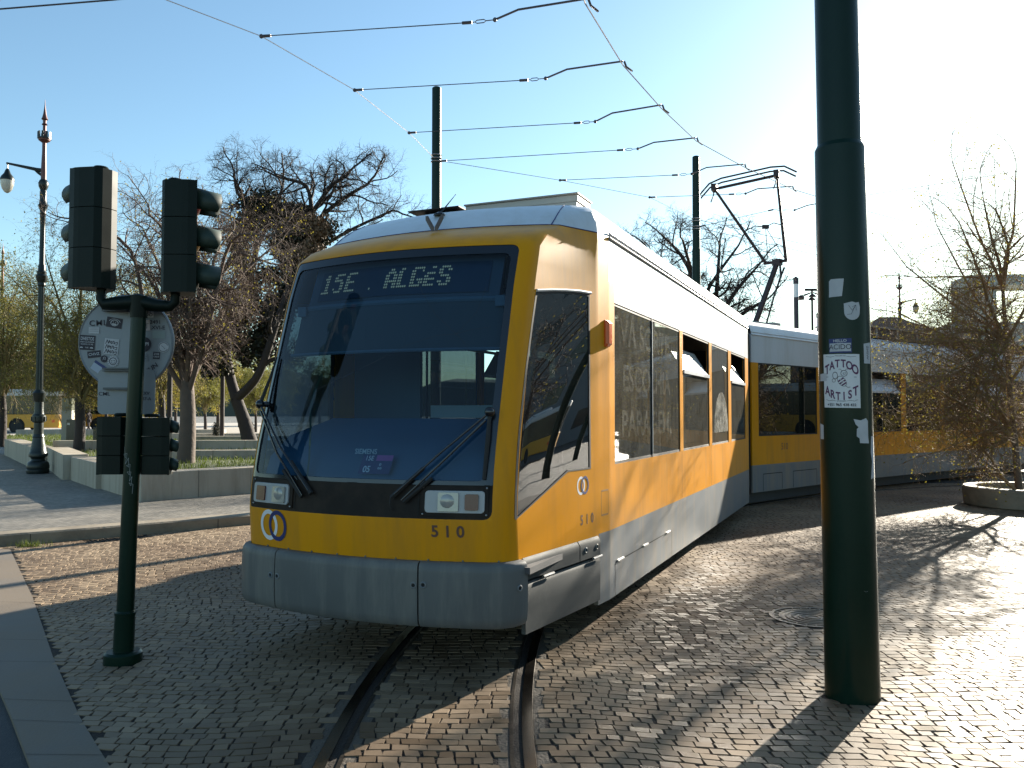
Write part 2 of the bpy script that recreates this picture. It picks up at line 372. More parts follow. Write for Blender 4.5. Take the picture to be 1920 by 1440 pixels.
def setts_mat(name, c1, c2, mort, size, rot=0., bump=.8):
    m = bpy.data.materials.new(name); m.use_nodes = True; n = m.node_tree.nodes; l = m.node_tree.links; b = n['Principled BSDF']
    tc = n.new('ShaderNodeTexCoord'); no = n.new('ShaderNodeTexNoise'); no.inputs['Scale'].default_value = .5; l.new(tc.outputs['Object'], no.inputs['Vector'])
    mp = n.new('ShaderNodeMapping'); mp.inputs['Rotation'].default_value = (0, 0, rot); l.new(tc.outputs['Object'], mp.inputs[0])
    ad = n.new('ShaderNodeMix'); ad.data_type = 'VECTOR'; ad.inputs[0].default_value = .06; l.new(mp.outputs[0], ad.inputs[4]); l.new(no.outputs['Color'], ad.inputs[5])
    br = n.new('ShaderNodeTexBrick'); br.inputs['Scale'].default_value = 1 / size; br.inputs['Brick Width'].default_value = 1.; br.inputs['Row Height'].default_value = 1.
    br.inputs['Mortar Size'].default_value = .06; br.inputs['Mortar Smooth'].default_value = .5
    br.inputs['Color1'].default_value = (*c1, 1); br.inputs['Color2'].default_value = (*c2, 1); br.inputs['Mortar'].default_value = (*mort, 1)
    l.new(ad.outputs[1], br.inputs['Vector'])
    n4 = n.new('ShaderNodeTexNoise'); n4.inputs['Scale'].default_value = .7; n4.inputs['Detail'].default_value = 8; l.new(tc.outputs['Object'], n4.inputs['Vector'])
    mx = n.new('ShaderNodeMix'); mx.data_type = 'RGBA'; mx.blend_type = 'MULTIPLY'; mx.inputs[0].default_value = .6; l.new(br.outputs['Color'], mx.inputs[6])
    r2 = n.new('ShaderNodeValToRGB'); r2.color_ramp.elements[0].position = .3; r2.color_ramp.elements[0].color = (.5, .5, .5, 1); r2.color_ramp.elements[1].position = .7; l.new(n4.outputs['Fac'], r2.inputs[0]); l.new(r2.outputs[0], mx.inputs[7])
    l.new(mx.outputs[2], b.inputs['Base Color']); b.inputs['Roughness'].default_value = .55
    iv = n.new('ShaderNodeMath'); iv.operation = 'SUBTRACT'; iv.inputs[0].default_value = 1; l.new(br.outputs['Fac'], iv.inputs[1])
    bp = n.new('ShaderNodeBump'); bp.inputs['Strength'].default_value = bump; bp.inputs['Distance'].default_value = .01; l.new(iv.outputs[0], bp.inputs['Height']); l.new(bp.outputs[0], b.inputs['Normal'])
    return m
PAVE = setts_mat('small_setts_pavement', (.30, .27, .225), (.17, .155, .13), (.05, .045, .04), .07, .3, 1.)
FARG = setts_mat('far_setts', (.16, .135, .10), (.11, .09, .07), (.04, .035, .03), .065, .2)

# ---------------------------------------------------------------- ground, rails, pavement
RC, RR = (15.1, 4.26), 15.5          # centre and radius of the curved track
def arc(r, a0=-30, a1=62, n=80):
    return [(RC[0] - r * math.cos(R_(a)), RC[1] + r * math.sin(R_(a))) for a in lin(a0, a1, n)]
def ribbon(r0, r1, z0, z1, b, mi=0, a0=-30, a1=62, n=80):
    p, q = arc(r0, a0, a1, n), arc(r1, a0, a1, n)
    b.add([(x, y, z0) for x, y in p] + [(x, y, z1) for x, y in q], [(i, i + 1, n + 2 + i, n + 1 + i) for i in range(n)], mi)
b = B(); b.add([(-1500, -600, -.032), (1500, -600, -.032), (1500, 2500, -.032), (-1500, 2500, -.032)], [(0, 1, 2, 3)])
b.build('ground', FARG, kind='structure')
# smooth stone strip at the left, asphalt road beyond it
SR = [(-6.35, 10.0), (-5.88, 9.81), (-4.16, 7.28), (-3.02, 5.53), (-2.27, 4.43), (-1.81, 3.81), (-1.35, 3.0), (-.95, 2.1), (-.6, 1.0), (-.4, 0), (-.3, -1)]
SL = [(-7.2, 10.0), (-6.5, 9.81), (-4.76, 7.35), (-3.48, 5.55), (-2.66, 4.47), (-2.17, 3.81), (-1.72, 3.0), (-1.33, 2.1), (-1., 1.0), (-.8, 0), (-.7, -1)]
b = B(); n = len(SR)
b.add([(x, y, 0) for x, y in SL] + [(x, y, 0) for x, y in SR] + [(x, y, -.06) for x, y in SR] + [(x, y, -.06) for x, y in SL],
      [(i + 1, i, n + i, n + i + 1) for i in range(n - 1)] + [(n + i + 1, n + i, 2 * n + i, 2 * n + i + 1) for i in range(n - 1)] + [(i, i + 1, 3 * n + i + 1, 3 * n + i) for i in range(n - 1)])
b.build('stone_strip_path', SLAB, kind='structure')
b = B()
for i in (2, 3, 4, 5): # joints across the strip
    for t in (.12, .78):
        ax = [SL[i][k] + (SL[i + 1][k] - SL[i][k]) * t for k in (0, 1)]; bx = [SR[i][k] + (SR[i + 1][k] - SR[i][k]) * t for k in (0, 1)]
        dx, dy = SR[i + 1][0] - SR[i][0], SR[i + 1][1] - SR[i][1]; q = .004 / math.hypot(dx, dy)
        b.add([(ax[0], ax[1], .003), (bx[0], bx[1], .003), (bx[0] + dx * q, bx[1] + dy * q, .003), (ax[0] + dx * q, ax[1] + dy * q, .003)], [(0, 3, 2, 1)])
b.build('strip_joint_path', DRK, kind='structure')
b = B(); rd = SL + [(-30, -1), (-30, 10.0)]
b.add([(x, y, -.02) for x, y in rd], [tuple(range(len(rd)))[::-1]]); b.build('road', ASPH, kind='structure')
# kerb and raised pavement
KT = [(-14., 5.9), (-6.25, 9.95), (-5.4, 10.58), (-4.79, 11.09), (-3.79, 11.95), (-1.5, 14.0), (1.3, 17.2), (4.2, 21.5), (9, 26.5), (16, 32), (40, 48)]
KI = [(x - .20, y + .25) for x, y in KT]
b = B(); n = len(KT)
b.add([(x, y, -.04) for x, y in KT] + [(x, y, .12) for x, y in KT] + [(x - .012, y + .015, .14) for x, y in KT] + [(x, y, .14) for x, y in KI],
      [(i, i + 1, n * k + n + i + 1, n * k + n + i) if k == 0 else (n * k + i, n * k + i + 1, n * k + n + i + 1, n * k + n + i) for k in range(3) for i in range(n - 1)])
b.build('kerb', KERB, kind='structure')
b = B()
def polyline_at(P, step):
    out = []; acc = 0
    for (x0, y0), (x1, y1) in zip(P, P[1:]):
        L = math.hypot(x1 - x0, y1 - y0); t = step - acc
        while t < L: out.append((x0 + (x1 - x0) * t / L, y0 + (y1 - y0) * t / L, (x1 - x0) / L, (y1 - y0) / L)); t += step
        acc = (acc + L) % step
    return out
for x, y, dx, dy in polyline_at(KT[:6], 1.15):
    nx, ny = -dy, dx
    b.add([(x - .004 * dx - .003 * nx * -1 * -1, y - .004 * dy - .003 * ny, .0), (x + .004 * dx - .003 * nx, y + .004 * dy - .003 * ny, .0), (x + .004 * dx - .003 * nx, y + .004 * dy - .003 * ny, .12), (x - .004 * dx - .003 * nx, y - .004 * dy - .003 * ny, .12)], [(0, 1, 2, 3)])
b.build('kerb_joint', DRK, kind='structure')
b = B(); pv = KI + [(40, 400), (-400, 400), (-400, 6.15), (-14.2, 6.15)]
b.add([(x, y, .14) for x, y in pv], [tuple(range(len(pv)))]); b.build('pavement', PAVE, kind='structure')
# rails
b = B()
for sgn in (-1, 1):
    r = RR - sgn * .45           # smaller radius = right rail; head lies outside the gauge face
    o = -sgn                     # direction of growing radius away from the track
    def rb(a, c, z0, z1, mi): ribbon(r + o * a, r + o * c, z0, z1, b, mi) if o > 0 else ribbon(r + o * c, r + o * a, z1, z0, b, mi)
    rb(0, .056, .003, .004, 0); rb(-.004, 0, -.034, .003, 0); rb(-.042, -.004, -.034, -.034, 2); rb(-.046, -.042, .0, -.034, 1); rb(-.064, -.046, 0, 0, 1)
    rb(.056, .062, .004, -.01, 1); rb(.062, .118, -.0048, -.0048, 3); rb(-.118, -.064, -.0048, -.0048, 3)
b.build('tram_rails_road', [RAIL, RAILD, DRK, CONC], kind='structure')
# cobbles: every sett is real geometry near the camera
rng = np.random.default_rng(5)
def keep(x, y):
    d = np.hypot(x - RC[0], y - RC[1]) - RR; k = ~(np.abs(np.abs(d) - .450) < .098)
    sx = np.interp(y, [p[1] for p in SR][::-1], [p[0] for p in SR][::-1]); k &= (x > sx + .022) | (y > 9.95)
    ky = np.interp(x, [p[0] for p in KT], [p[1] for p in KT]); k &= y < ky - .03
    for cx_, cy_, r in ((2.36, 6.58, .35), (8.95, 14.4, 1.04), (1.925, 4.76, .16), (-2.5, 5.42, .10)): k &= np.hypot(x - cx_, y - cy_) > r
    k &= ~((np.abs((x + 5.0) * .76 + (y - 10.62) * .65) < .40) & (np.abs(-(x + 5.0) * .65 + (y - 10.62) * .76) < .12))
    return k & (y > 2.1) & (y < 19) & (np.abs(x) < .66 * y + 1.3)
A_, C_, W_ = [], [], []; rowd = .071
for j in range(-70, int(21 / rowd)):
    wd = .086 + .036 * (rng.random(520) - .4); a = -14 + rng.random() * .1 + np.cumsum(wd); A_.append(a - wd / 2); W_.append(wd); C_.append(np.full(520, j * rowd))
A_, C_, W_ = np.concatenate(A_), np.concatenate(C_), np.concatenate(W_)
th = R_(-7); ct, st = math.cos(th), math.sin(th)
def warp(a, c): a = a - .22 * c; return a + .08 * np.sin(c * 1.1 + 1) + .02 * np.sin(c * 4.1), c + .20 * np.sin(a * .5 + .4) + .07 * np.sin(a * 1.5 + c * .6) + .02 * np.sin(a * 5. + c * 2)
def w2(a, c): x, y = warp(a, c); return x * ct - y * st, x * st + y * ct
X, Y = w2(A_, C_); k = keep(X, Y); A_, C_, W_ = A_[k], C_[k], W_[k]; N = len(A_)
h = rng.normal(0, .0006, N); tx, ty = rng.normal(0, .007, (2, N)); jt = rng.normal(0, .0042, (2, 4, N)); V = np.zeros((N, 8, 3))
for q, (sx, sy) in enumerate(((-1, -1), (1, -1), (1, 1), (-1, 1))):
    for lv, (gx, z) in enumerate(((.0042, -.012), (.0050, 0.))):
        a = sx * np.maximum(W_ / 2 - gx, .008) + jt[0, q]; c = sy * (rowd / 2 - gx) + jt[1, q] * .9
        x, y = w2(A_ + a, C_ + c); V[:, lv * 4 + q, 0] = x; V[:, lv * 4 + q, 1] = y; V[:, lv * 4 + q, 2] = z + (h + a * tx + c * ty if lv else 0)
F = (np.arange(N)[:, None, None] * 8 + np.array([(4, 5, 6, 7)] + [(i, (i + 1) % 4, 4 + (i + 1) % 4, 4 + i) for i in range(4)])[None]).reshape(-1, 4)
link('cobbled_ground', quadmesh('cobbled_ground', V.reshape(-1, 3), F, COBBLE, False), kind='structure'); print('cobbles', N)
# bedding between the setts, kept this side of the kerb and off the stone strip
b = B(); bed = SR[::-1][:-1] + [(-6.0, 9.99)] + [(x, y - .0) for x, y in KT[2:9]] + [(14, 1), (-.3, -1)]
b.add([(x, y, -.0065) for x, y in bed], [tuple(range(len(bed)))[::-1]])
b.build('bedding_ground', mat('joint_sand', (.022, .015, .010), .9, var=.4, vscale=9, bump=.6, bscale=80), kind='structure')
# manhole
mh = thing('manhole_cover', (2.36, 6.58, 0), 'round cast iron manhole cover set in the cobbles behind the green pole', 'manhole cover')
b = B(); b.lathe([(.33, -.03), (.33, .004), (.30, .004), (.30, -.003), (0.001, -.003)], (2.36, 6.58, 0), 36, caps=False); 
b.build('cover_frame', RAILD, mh, smooth=30)
b = B(); MAN = mat('manhole_iron', (.10, .08, .055), .5, metal=.3, var=.3, bump=.2)
for r in (.05, .10, .15, .2, .25): b.lathe([(r - .012, -.003), (r - .008, .003), (r + .008, .003), (r + .012, -.003)], (2.36, 6.58, 0), 36, caps=False)
for i in range(24):
    a = 2 * math.pi * i / 24; b.box((2.36 + .275 * math.cos(a), 6.58 + .275 * math.sin(a), 0), (.03, .012, .006), rz=a)
b.build('ribbed_lid', MAN, mh)
# drain grate against the kerb
gr = thing('drain_grate', (-5.0, 10.62, 0), 'long iron drain grate at the foot of the kerb on the left', 'drain grate', rz=R_(40.5))
Mg = WM[gr.name]; b = B()
for yy in (-.10, .10): b.box(0, (.76, .02, .03), M=Mg @ Matrix.Translation((0, yy, -.012)))
for i in range(17): b.box(0, (.018, .18, .02), M=Mg @ Matrix.Translation((-.37 + i * .046, 0, -.010)))
b.build('grate_bars', RAILD, gr)
b = B(); b.box(0, (.76, .2, .01), M=Mg @ Matrix.Translation((0, 0, -.04))); b.build('grate_pit', DRK, gr)
# weeds in the corner of the kerb
b = B(); rr = random.Random(4)
for i in range(170):
    x, y = -5.78 + rr.gauss(0, .10), 10.03 + rr.gauss(0, .05); a = rr.random() * 6.28; h = .03 + rr.random() * .07; dx, dy = math.cos(a) * .004, math.sin(a) * .004; lx, ly = rr.gauss(0, .03), rr.gauss(0, .03)
    b.add([(x - dx, y - dy, 0), (x + dx, y + dy, 0), (x + lx, y + ly, h)], [(0, 1, 2)])
b.build('weeds', GRASSM, kind='stuff', label='small tuft of dry weeds where the kerb meets the stone strip', cat='weeds')

# ---------------------------------------------------------------- garden beyond the pavement
def wall(pts, h, th_, name, label, side=1, z0=.14, group=None, joint=1.6):
    b = B(); n = len(pts)
    off = []
    for i in range(n):
        d = Vector(pts[min(i + 1, n - 1)]) - Vector(pts[max(i - 1, 0)]); d.normalize(); off.append((pts[i][0] - d.y * th_ * side, pts[i][1] + d.x * th_ * side))
    for i in range(n - 1):
        a, c, e, g = pts[i], pts[i + 1], off[i + 1], off[i]
        z = z0 + h
        b.hexa([(a[0], a[1], z0 - .1), (c[0], c[1], z0 - .1), (e[0], e[1], z0 - .1), (g[0], g[1], z0 - .1), (a[0], a[1], z), (c[0], c[1], z), (e[0], e[1], z), (g[0], g[1], z)])
    o = b.build(name, STONE, bevel=.012, label=label, cat='wall', group=group)
    b = B(); z = z0 + h
    for (a, c), (e, g) in zip(zip(pts, pts[1:]), zip(off, off[1:])):
        L = math.hypot(c[0] - a[0], c[1] - a[1]); m = int(L / joint)
        for i in range(1, m + 1):
            t = i / (m + 1); dx, dy = (c[0] - a[0]) / L * .004, (c[1] - a[1]) / L * .004; f = [a[k] + (c[k] - a[k]) * t for k in (0, 1)]; q = [e[k] + (g[k] - e[k]) * t for k in (0, 1)]; nx, ny = (f[0] - q[0]) * .004 / th_, (f[1] - q[1]) * .004 / th_
            b.add([(f[0] + nx - dx, f[1] + ny - dy, z0), (f[0] + nx + dx, f[1] + ny + dy, z0), (f[0] + nx + dx, f[1] + ny + dy, z + .003), (f[0] + nx - dx, f[1] + ny - dy, z + .003), (q[0] + dx, q[1] + dy, z + .003), (q[0] - dx, q[1] - dy, z + .003)], [(0, 1, 2, 3), (3, 2, 4, 5)])
    if b.v: b.build('wall_joint', mat('joint_dirt', (.05, .04, .03), .9), o)
    return o
C0 = (-6.09, 13.7)
wall([C0, (-4.74, 15.15), (-1.2, 18.9), (1.5, 22.9), (6, 28.5), (14, 36)], .47, .45, 'garden_wall', 'long low pale stone garden wall running behind the tram from the sharp corner', 1)
wall([(-6.12, 13.76), (-7.9, 16.05)], .47, .5, 'garden_wall', 'low stone wall block ending at the sharp corner behind the traffic light post', -1)
wall([(-7.98, 16.0), (-9.6, 18.15)], .50, .5, 'garden_wall', 'stone wall block just right of the big iron lamp base', -1)
wall([(-9.75, 18.1), (-12.2, 21.9)], .55, .5, 'garden_wall', 'stepped stone wall block behind the big iron lamp base', -1)
wall([(-12.6, 21.9), (-17.6, 28.9)], .55, .5, 'garden_wall', 'farthest stone wall block between the two iron lamps', -1)
wall([(-14.5, 26.3), (-8.5, 26.6), (-3.6, 27.0)], .42, .35, 'garden_wall', 'low stone step crossing the lawn in the middle distance', 1, z0=.30)
wall([(-9.2, 21.6), (-6.4, 21.9), (-3.0, 22.3)], .32, .35, 'garden_wall', 'low stone step in the near lawn beside the rough willow trunk', 1, z0=.30)
wall([(-13.5, 35.0), (-8, 35.4), (4, 36.2)], .45, .4, 'garden_wall', 'low pale stone bench wall at the far edge of the lawn', 1, z0=.16)
wall([(-28, 47.0), (-16.5, 47.6)], .5, .6, 'garden_wall', 'sunlit pale stone wall in front of the yellow bus', 1, z0=.14)
lawn = [(-6.3, 14.2), (-4.9, 15.6), (-1.6, 19.2), (1.1, 23.2), (5.6, 28.9), (5.5, 34.5), (-13.5, 34.8), (-23.5, 44), (-27, 44.0), (-17.3, 28.8), (-12.2, 21.9), (-9.4, 18.2), (-7.7, 16.1)]
def lawn_z(x, y): return .40 + .02 * math.sin(x * .7) + .02 * math.sin(y * .5)
b = B(); b.add([(x, y, .40) for x, y in lawn], [tuple(range(len(lawn)))]); b.build('lawn_ground', SOIL, kind='structure')
b = B(); rr = random.Random(8); k = 0
while k < 26000:
    y = 14.3 + (rr.random() ** 1.4) * 29; x = -27 + rr.random() * 36
    if x > .02 * y + 2 or x < -.66 * y - 1 or not pip((x, y), lawn): continue
    s_ = 1 + y / 45; h = (.04 + rr.random() * .08) * (1 + y / 90); a = rr.random() * 6.28; wd = .006 * s_; lx, ly = rr.gauss(0, .03), rr.gauss(0, .03)
    dx, dy = math.cos(a) * wd, math.sin(a) * wd
    b.add([(x - dx, y - dy, .395), (x + dx, y + dy, .395), (x + dx * .6 + lx * .6, y + dy * .6 + ly * .6, .395 + h * .7), (x + lx, y + ly, .395 + h)], [(0, 1, 2), (0, 2, 3)]); k += 1
b.build('grass', GRASSM, kind='stuff', label='short green spring grass on the raised garden lawns', cat='grass')
# pale plaza further back
b = B(); pl = [(-13, 36.5), (12, 38), (60, 120), (-70, 120), (-30, 48)]
b.add([(x, y, .146) for x, y in pl], [tuple(range(len(pl)))]); b.build('plaza_ground', mat('pale_plaza', (.42, .38, .33), .7, var=.12, vscale=.3), kind='structure')

# ---------------------------------------------------------------- the tram
TA = R_(23.7); TD = np.array([math.sin(TA), math.cos(TA)]); TR_ = np.array([math.cos(TA), -math.sin(TA)]); TO = np.array([-.938, 5.43])
UC=[(.1,0.0),(.71,.0),(.95,-.02),(1.17,.0),(1.4,.05),(1.75,.15),(2.05,.24),(2.45,.36),(2.72,.47),(2.82,.62),(2.94,.92),(3.02,1.03),(3.1,1.16),(3.17,1.30),(3.2,1.45)]
VC=[(.1,1.0),(.95,.995),(1.4,.99),(2.72,.97),(2.94,.97),(3.02,.965),(3.1,.955),(3.17,.94),(3.2,.88)]
VS=[(.1,1.165),(.3,1.175),(2.9,1.175),(2.94,1.172),(3.02,1.16),(3.1,1.13),(3.17,1.06),(3.2,.9)]
def itp(T,z):
    if z<=T[0][0]: return T[0][1]
    for (a,b),(c,d) in zip(T,T[1:]):
        if z<=c: return b+(d-b)*(z-a)/(c-a)
    return T[-1][1]
def plan(s,z):
    uc,vc,vs=itp(UC,z),itp(VC,z),itp(VS,z)
    up=max(1.29,uc+.12); u3=max(1.5,up+.1)
    def P(s):
        if s<=1: return (uc-.18*(1-s*s),vc*s)
        if s<=2: return (uc+(up-uc)*(s-1),vc+(vs-.022-vc)*(s-1))
        if s<=3: return (up+(u3-up)*(s-2),vs-.022+.022*(s-2))
        return (s-1.5,vs)
    if .9<s<1.1:
        t=(s-.9)/.2;a,c,b=P(.9),P(1.0),P(1.1)
        return tuple((1-t)**2*a[i]+2*t*(1-t)*c[i]+t*t*b[i] for i in (0,1))
    return P(s)
def S(s,z,off=0.):
    sg=-1 if s<0 else 1;s=abs(s);u,v=plan(s,z)
    if off:
        e=1e-3;a=plan(max(s-e,0),z);b=plan(s+e,z);tu,tv=b[0]-a[0],b[1]-a[1]
        if s<e: tu=0
        l=math.hypot(tu,tv) or 1
        u+=-tv/l*off;v+=tu/l*off
    return (u,sg*v,z)

def F1(u, v, z): q = TO + TD * u + TR_ * v; return (q[0], q[1], z)
def W(s, z, off=0.): return F1(*S(s, z, off))
tram = thing('tram', (TO[0], TO[1], 0), 'yellow and white articulated tram numbered 510 standing on the curved track', 'tram', rz=-TA)
Z1, Z2 = .71, 2.457
GZ = lin(.19, .71, 4) + [.95] + lin(.95, 2.72, 12) + [2.82, 2.88, 2.94]
# --- front mask with windscreen opening
def rr_poly(s0, s1, z0, z1, r, rs=None, n=4):
    rs = rs or r; P = []
    for cx, cz, a0 in ((s1 - rs, z1 - r, 0), (s0 + rs, z1 - r, 90), (s0 + rs, z0 + r, 180), (s1 - rs, z0 + r, 270)):
        P += [(cx + rs * math.cos(R_(a0 + 90 * i / n)), cz + r * math.sin(R_(a0 + 90 * i / n))) for i in range(n + 1)]
    return P
WSO = rr_poly(-.965, .918, .955, 2.715, .05)      # outer edge of black windscreen surround
WSI = rr_poly(-.915, .872, 1.185, 2.655, .05)     # glass
CAB = [(1.075, .955), (1.085, .945), (1.60, 1.185), (1.62, 1.195), (1.90, 1.195), (1.885, 1.9), (1.868, 2.462), (1.70, 2.457), (1.45, 2.44), (1.118, 2.395), (1.10, 2.2), (1.08, 1.9), (1.068, 1.5)]
FS = [-1.1, -1.06, -1.02, -.98, -.94, -.9] + lin(-.8, .8, 10) + [.9, .94, .98, 1.02, 1.06, 1.1]
def cls_front(s, z):
    if pip((s, z), WSO): return None
    return 0 if z < 2.94 else 1
fz = [.66, .71, .95] + lin(.95, 2.72, 12) + [2.82, 2.88, 2.94]
body = skin(FS, fz, cls_front, W, .04, [WSO])
body.build('front_mask', [YEL, SIL], tram, smooth=35)
def cls_blk(s, z): return 0 if (pip((s, z), WSO) and not pip((s, z), WSI) and z > 1.16) else None
ws_frame = skin([a for a in FS if -1.0 < a < .95], [1.16] + fz, cls_blk, lambda s, z, o: W(s, z, o - .004), .05, [WSO, WSI]).build('windscreen_frame', BLK, tram, smooth=35)
skin(lin(-.94, .9, 24), lin(1.165, 2.69, 16), lambda s, z: 0, lambda s, z, o: W(s, z, o - .010), 0).build('windscreen', G_FRONT, ws_frame, smooth=35)
apr = skin([a for a in FS if -1.0 < a < .95], [.955, 1.0, 1.08, 1.158], lambda s, z: 0 if pip((s, z), WSO) else None, lambda s, z, o: W(s, z, o - .004), .05, [WSO]).build('front_apron', APR, tram, smooth=35)
# apron hatch seams
b = B()
for s_ in (-.465, .47): stroke(b, [(s_, .97), (s_, 1.15)], .006, lambda s, z: W(s, z, .001))
stroke(b, [(-.90, 1.16), (0, 1.16), (.90, 1.16)], .006, lambda s, z: W(s, z, .001))
b.build('seam', DRK, apr)
# --- cab sides, posts and saloon side of the first section
WIN = [(1.64, 3.98), (4.13, 5.62), (5.79, 7.04), (7.27, 8.62)]
UEND = 8.95
def s_of(u): return u + 1.5
side_s = [1.1] + lin(1.1, 2, 9) + [2.0, 2.06, 2.5, 2.9, 2.96, 3.0, 3.04] + [s_of(u) for w_ in WIN for u in w_] + [s_of(UEND)] + [s_of(u) for u in lin(1.6, UEND, 12)] + [1.955]
side_z = [.19, .24, .3, .45, .66, .71, .95, 1.2, 1.185] + lin(.95, 2.457, 8) + [2.457, 2.52, 2.6, 2.72, 2.82, 2.88, 2.94]
def cls_side(s, z):
    if s < 2.0 and z < .66: return None
    if pip((s, z), CAB): return None
    if z > 1.2 and z < Z2:
        for a, c in WIN:
            if s_of(a) < s < s_of(c): return None
    if s > 2.0 and z < Z1: return 2
    if s > 3.14: return 1 if z > Z2 else 0
    if s > 3.0: return 1 if z > 2.6 else 0
    return 0 if z < 2.935 else 1
for sg, nm in ((1, 'side_wall'), (-1, 'side_wall')):
    mp = (lambda s, z, o, sg=sg: W(sg * s, z, o))
    k = skin(side_s, side_z, cls_side, mp, .035, [CAB])
    if sg < 0: k.f = [f[::-1] for f in k.f]
    k.build(nm, [YEL, SIL, GRY], tram, smooth=30)
    # cab side window
    fr = skin([1.05, 1.1] + lin(1.1, 1.90, 8) + [1.90, 1.94], lin(.94, 2.47, 10), lambda s, z: 0 if (pip((s, z), CAB) and not pip((s, z), [(1.5 + (a - 1.5) * .955, 1.75 + (c - 1.75) * .978) for a, c in CAB])) else None, lambda s, z, o: W(sg * s, z, o + .002), .03, [CAB, [(1.5 + (a - 1.5) * .955, 1.75 + (c - 1.75) * .978) for a, c in CAB]]).build('cab_window', RUB, tram)
    skin([1.05, 1.1] + lin(1.1, 1.90, 8) + [1.90, 1.94], lin(.94, 2.47, 10), lambda s, z: 0 if pip((s, z), CAB) else None, lambda s, z, o: W(sg * s, z, o - .004), 0, [CAB]).build('pane', G_CAB, fr, smooth=40)
    b = B(); b.tube([W(sg * s, z, .004) for s, z in ((1.12, 2.405), (1.3, 2.43), (1.5, 2.452), (1.70, 2.468), (1.88, 2.474))], .011, 6); b.build('window_trim', SIL, fr)
# saloon windows
def side_window(par, mapf, u0, u1, z0, z1, gm, vent=False, bar=None, rub=.022, name='window'):
    b = B(); rim = [(u0, z0), (u1, z0), (u1, z1), (u0, z1)]; inn = [(u0 + rub, z0 + rub), (u1 - rub, z0 + rub), (u1 - rub, z1 - rub), (u0 + rub, z1 - rub)]
    for off, flip in ((-.006, 0),):
        vs = [mapf(u, z, off) for u, z in rim] + [mapf(u, z, off) for u, z in inn]
        b.add(vs, [(i, (i + 1) % 4, 4 + (i + 1) % 4, 4 + i) for i in range(4)], 0)
        vs = [mapf(u, z, off) for u, z in inn] + [mapf(u, z, off - .02) for u, z in inn]
        b.add(vs, [(i, (i + 1) % 4, 4 + (i + 1) % 4, 4 + i) for i in range(4)], 0)
    if bar:
        for ub in bar: b.hexa([mapf(u, z, o) for z in (z0, z1) for u, o in ((ub - .012, -.016), (ub + .012, -.016), (ub + .012, -.001), (ub - .012, -.001))], 0)
    w_ = b.build(name, RUB, par)
    b = B(); zt = z1
    if vent: zt = z1 - .42
    b.add([mapf(u, z, -.010) for u, z in ((u0 + rub * .5, z0 + rub * .5), (u1 - rub * .5, z0 + rub * .5), (u1 - rub * .5, zt), (u0 + rub * .5, zt))], [(0, 1, 2, 3)])
    b.build('pane', gm, w_)
    if vent:
        # tilted-in vent flap with a pale rail below it, dark gap above
        b = B(); b.hexa([mapf(u, z, o) for z in (zt - .02, zt + .02) for u, o in ((u0 + rub, -.02), (u1 - rub, -.02), (u1 - rub, .012), (u0 + rub, .012))]); b.build('vent_rail', SIL, w_)
        b = B(); q = [(u0 + .04, zt + .02, -.01), (u1 - .04, zt + .02, -.01), (u1 - .04, z1 - .14, -.17), (u0 + .04, z1 - .14, -.17)]
        b.add([mapf(*p) for p in q] + [mapf(p[0], p[1] - .012, p[2] - .012) for p in q], [(0, 1, 2, 3), (7, 6, 5, 4)]); b.build('vent_flap', mat('dusty_flap', (.42, .43, .44), .35, var=.1), w_)
    return w_
for sg in (1, -1):
    mf = (lambda u, z, o, sg=sg: F1(u, sg * (1.175 + o), z))
    for i, (a, c) in enumerate(WIN):
        side_window(tram, mf, a, c, 1.2, Z2, G_SIDE, vent=(i in (1, 3)), bar=((2.83,) if i == 0 else None))
# dark reveal edges around side windows, pale mullion trims
b = B()
for u in (2.83,):
    b.box(0, (.012, .01, 1.2), M=Matrix.Translation(F1(u, 1.172, 1.83)) @ Matrix.Rotation(-TA, 4, 'Z'))
b.build('window_joint', SIL, tram)
# frosted lettering on the first side window
b = B(); mf = lambda x, y: F1(2.75 + x, 1.168, y)
put_text(b, 'VÁ SORTE,', .30, lambda x, y: mf(x - .03, 2.24 + y * 1.0), bold=.02, sx=1.25)
put_text(b, 'ESCOLHIA', .30, lambda x, y: mf(x - .03, 1.87 + y * 1.0), bold=.02, sx=1.2)
put_text(b, 'PARAGEM,', .30, lambda x, y: mf(x - .02, 1.50 + y * 1.0), bold=.02, sx=1.25)
b.build('frosted_lettering', FROST, tram)
b = B()
ringpoly(b, 6.5, 1.35, .0, .52, lambda x, y: F1(x, 1.168, min(max(y, 1.23), 2.43)), a0=0, a1=math.pi)
b.build('window_poster', film_mat('poster_film', (.62, .60, .54), .30), tram)
# --- gutter, roof shoulder, roof
RZ = [2.94, 2.98, 3.02, 3.06, 3.1, 3.135, 3.17, 3.2]
ss = [0, .2, .4, .6, .8, .9, .94, .97, 1.0, 1.03, 1.06, 1.1, 1.25, 1.5, 1.75, 2.0, 2.3, 2.6, 3.0, 3.05] + [s_of(u) for u in lin(1.8, UEND, 8)]
ss = [-a for a in ss[::-1] if a > 0] + ss
sh = skin(ss, RZ, lambda s, z: 0, W, 0)
top = [W(s, 3.2) for s in ss]; n = len(ss); o = len(sh.v)
half = n // 2; sh.v += top
sh.f += [(o + i, o + i + 1, o + n - 2 - i, o + n - 1 - i) for i in range(half)]; sh.m += [0] * half
roof = sh.build('roof', SIL, tram, smooth=28)
b = B()
b.tube([W(s, 2.938, .006) for s in ss if s > 2.95], .012, 6, mi=1); b.tube([W(s, 2.975, .012) for s in ss if s > 2.95], .009, 6)
b.tube([W(s, 2.938, .006) for s in ss if s < -2.95], .012, 6)
b.build('rain_gutter', [SIL, GRY], roof)
b = B()
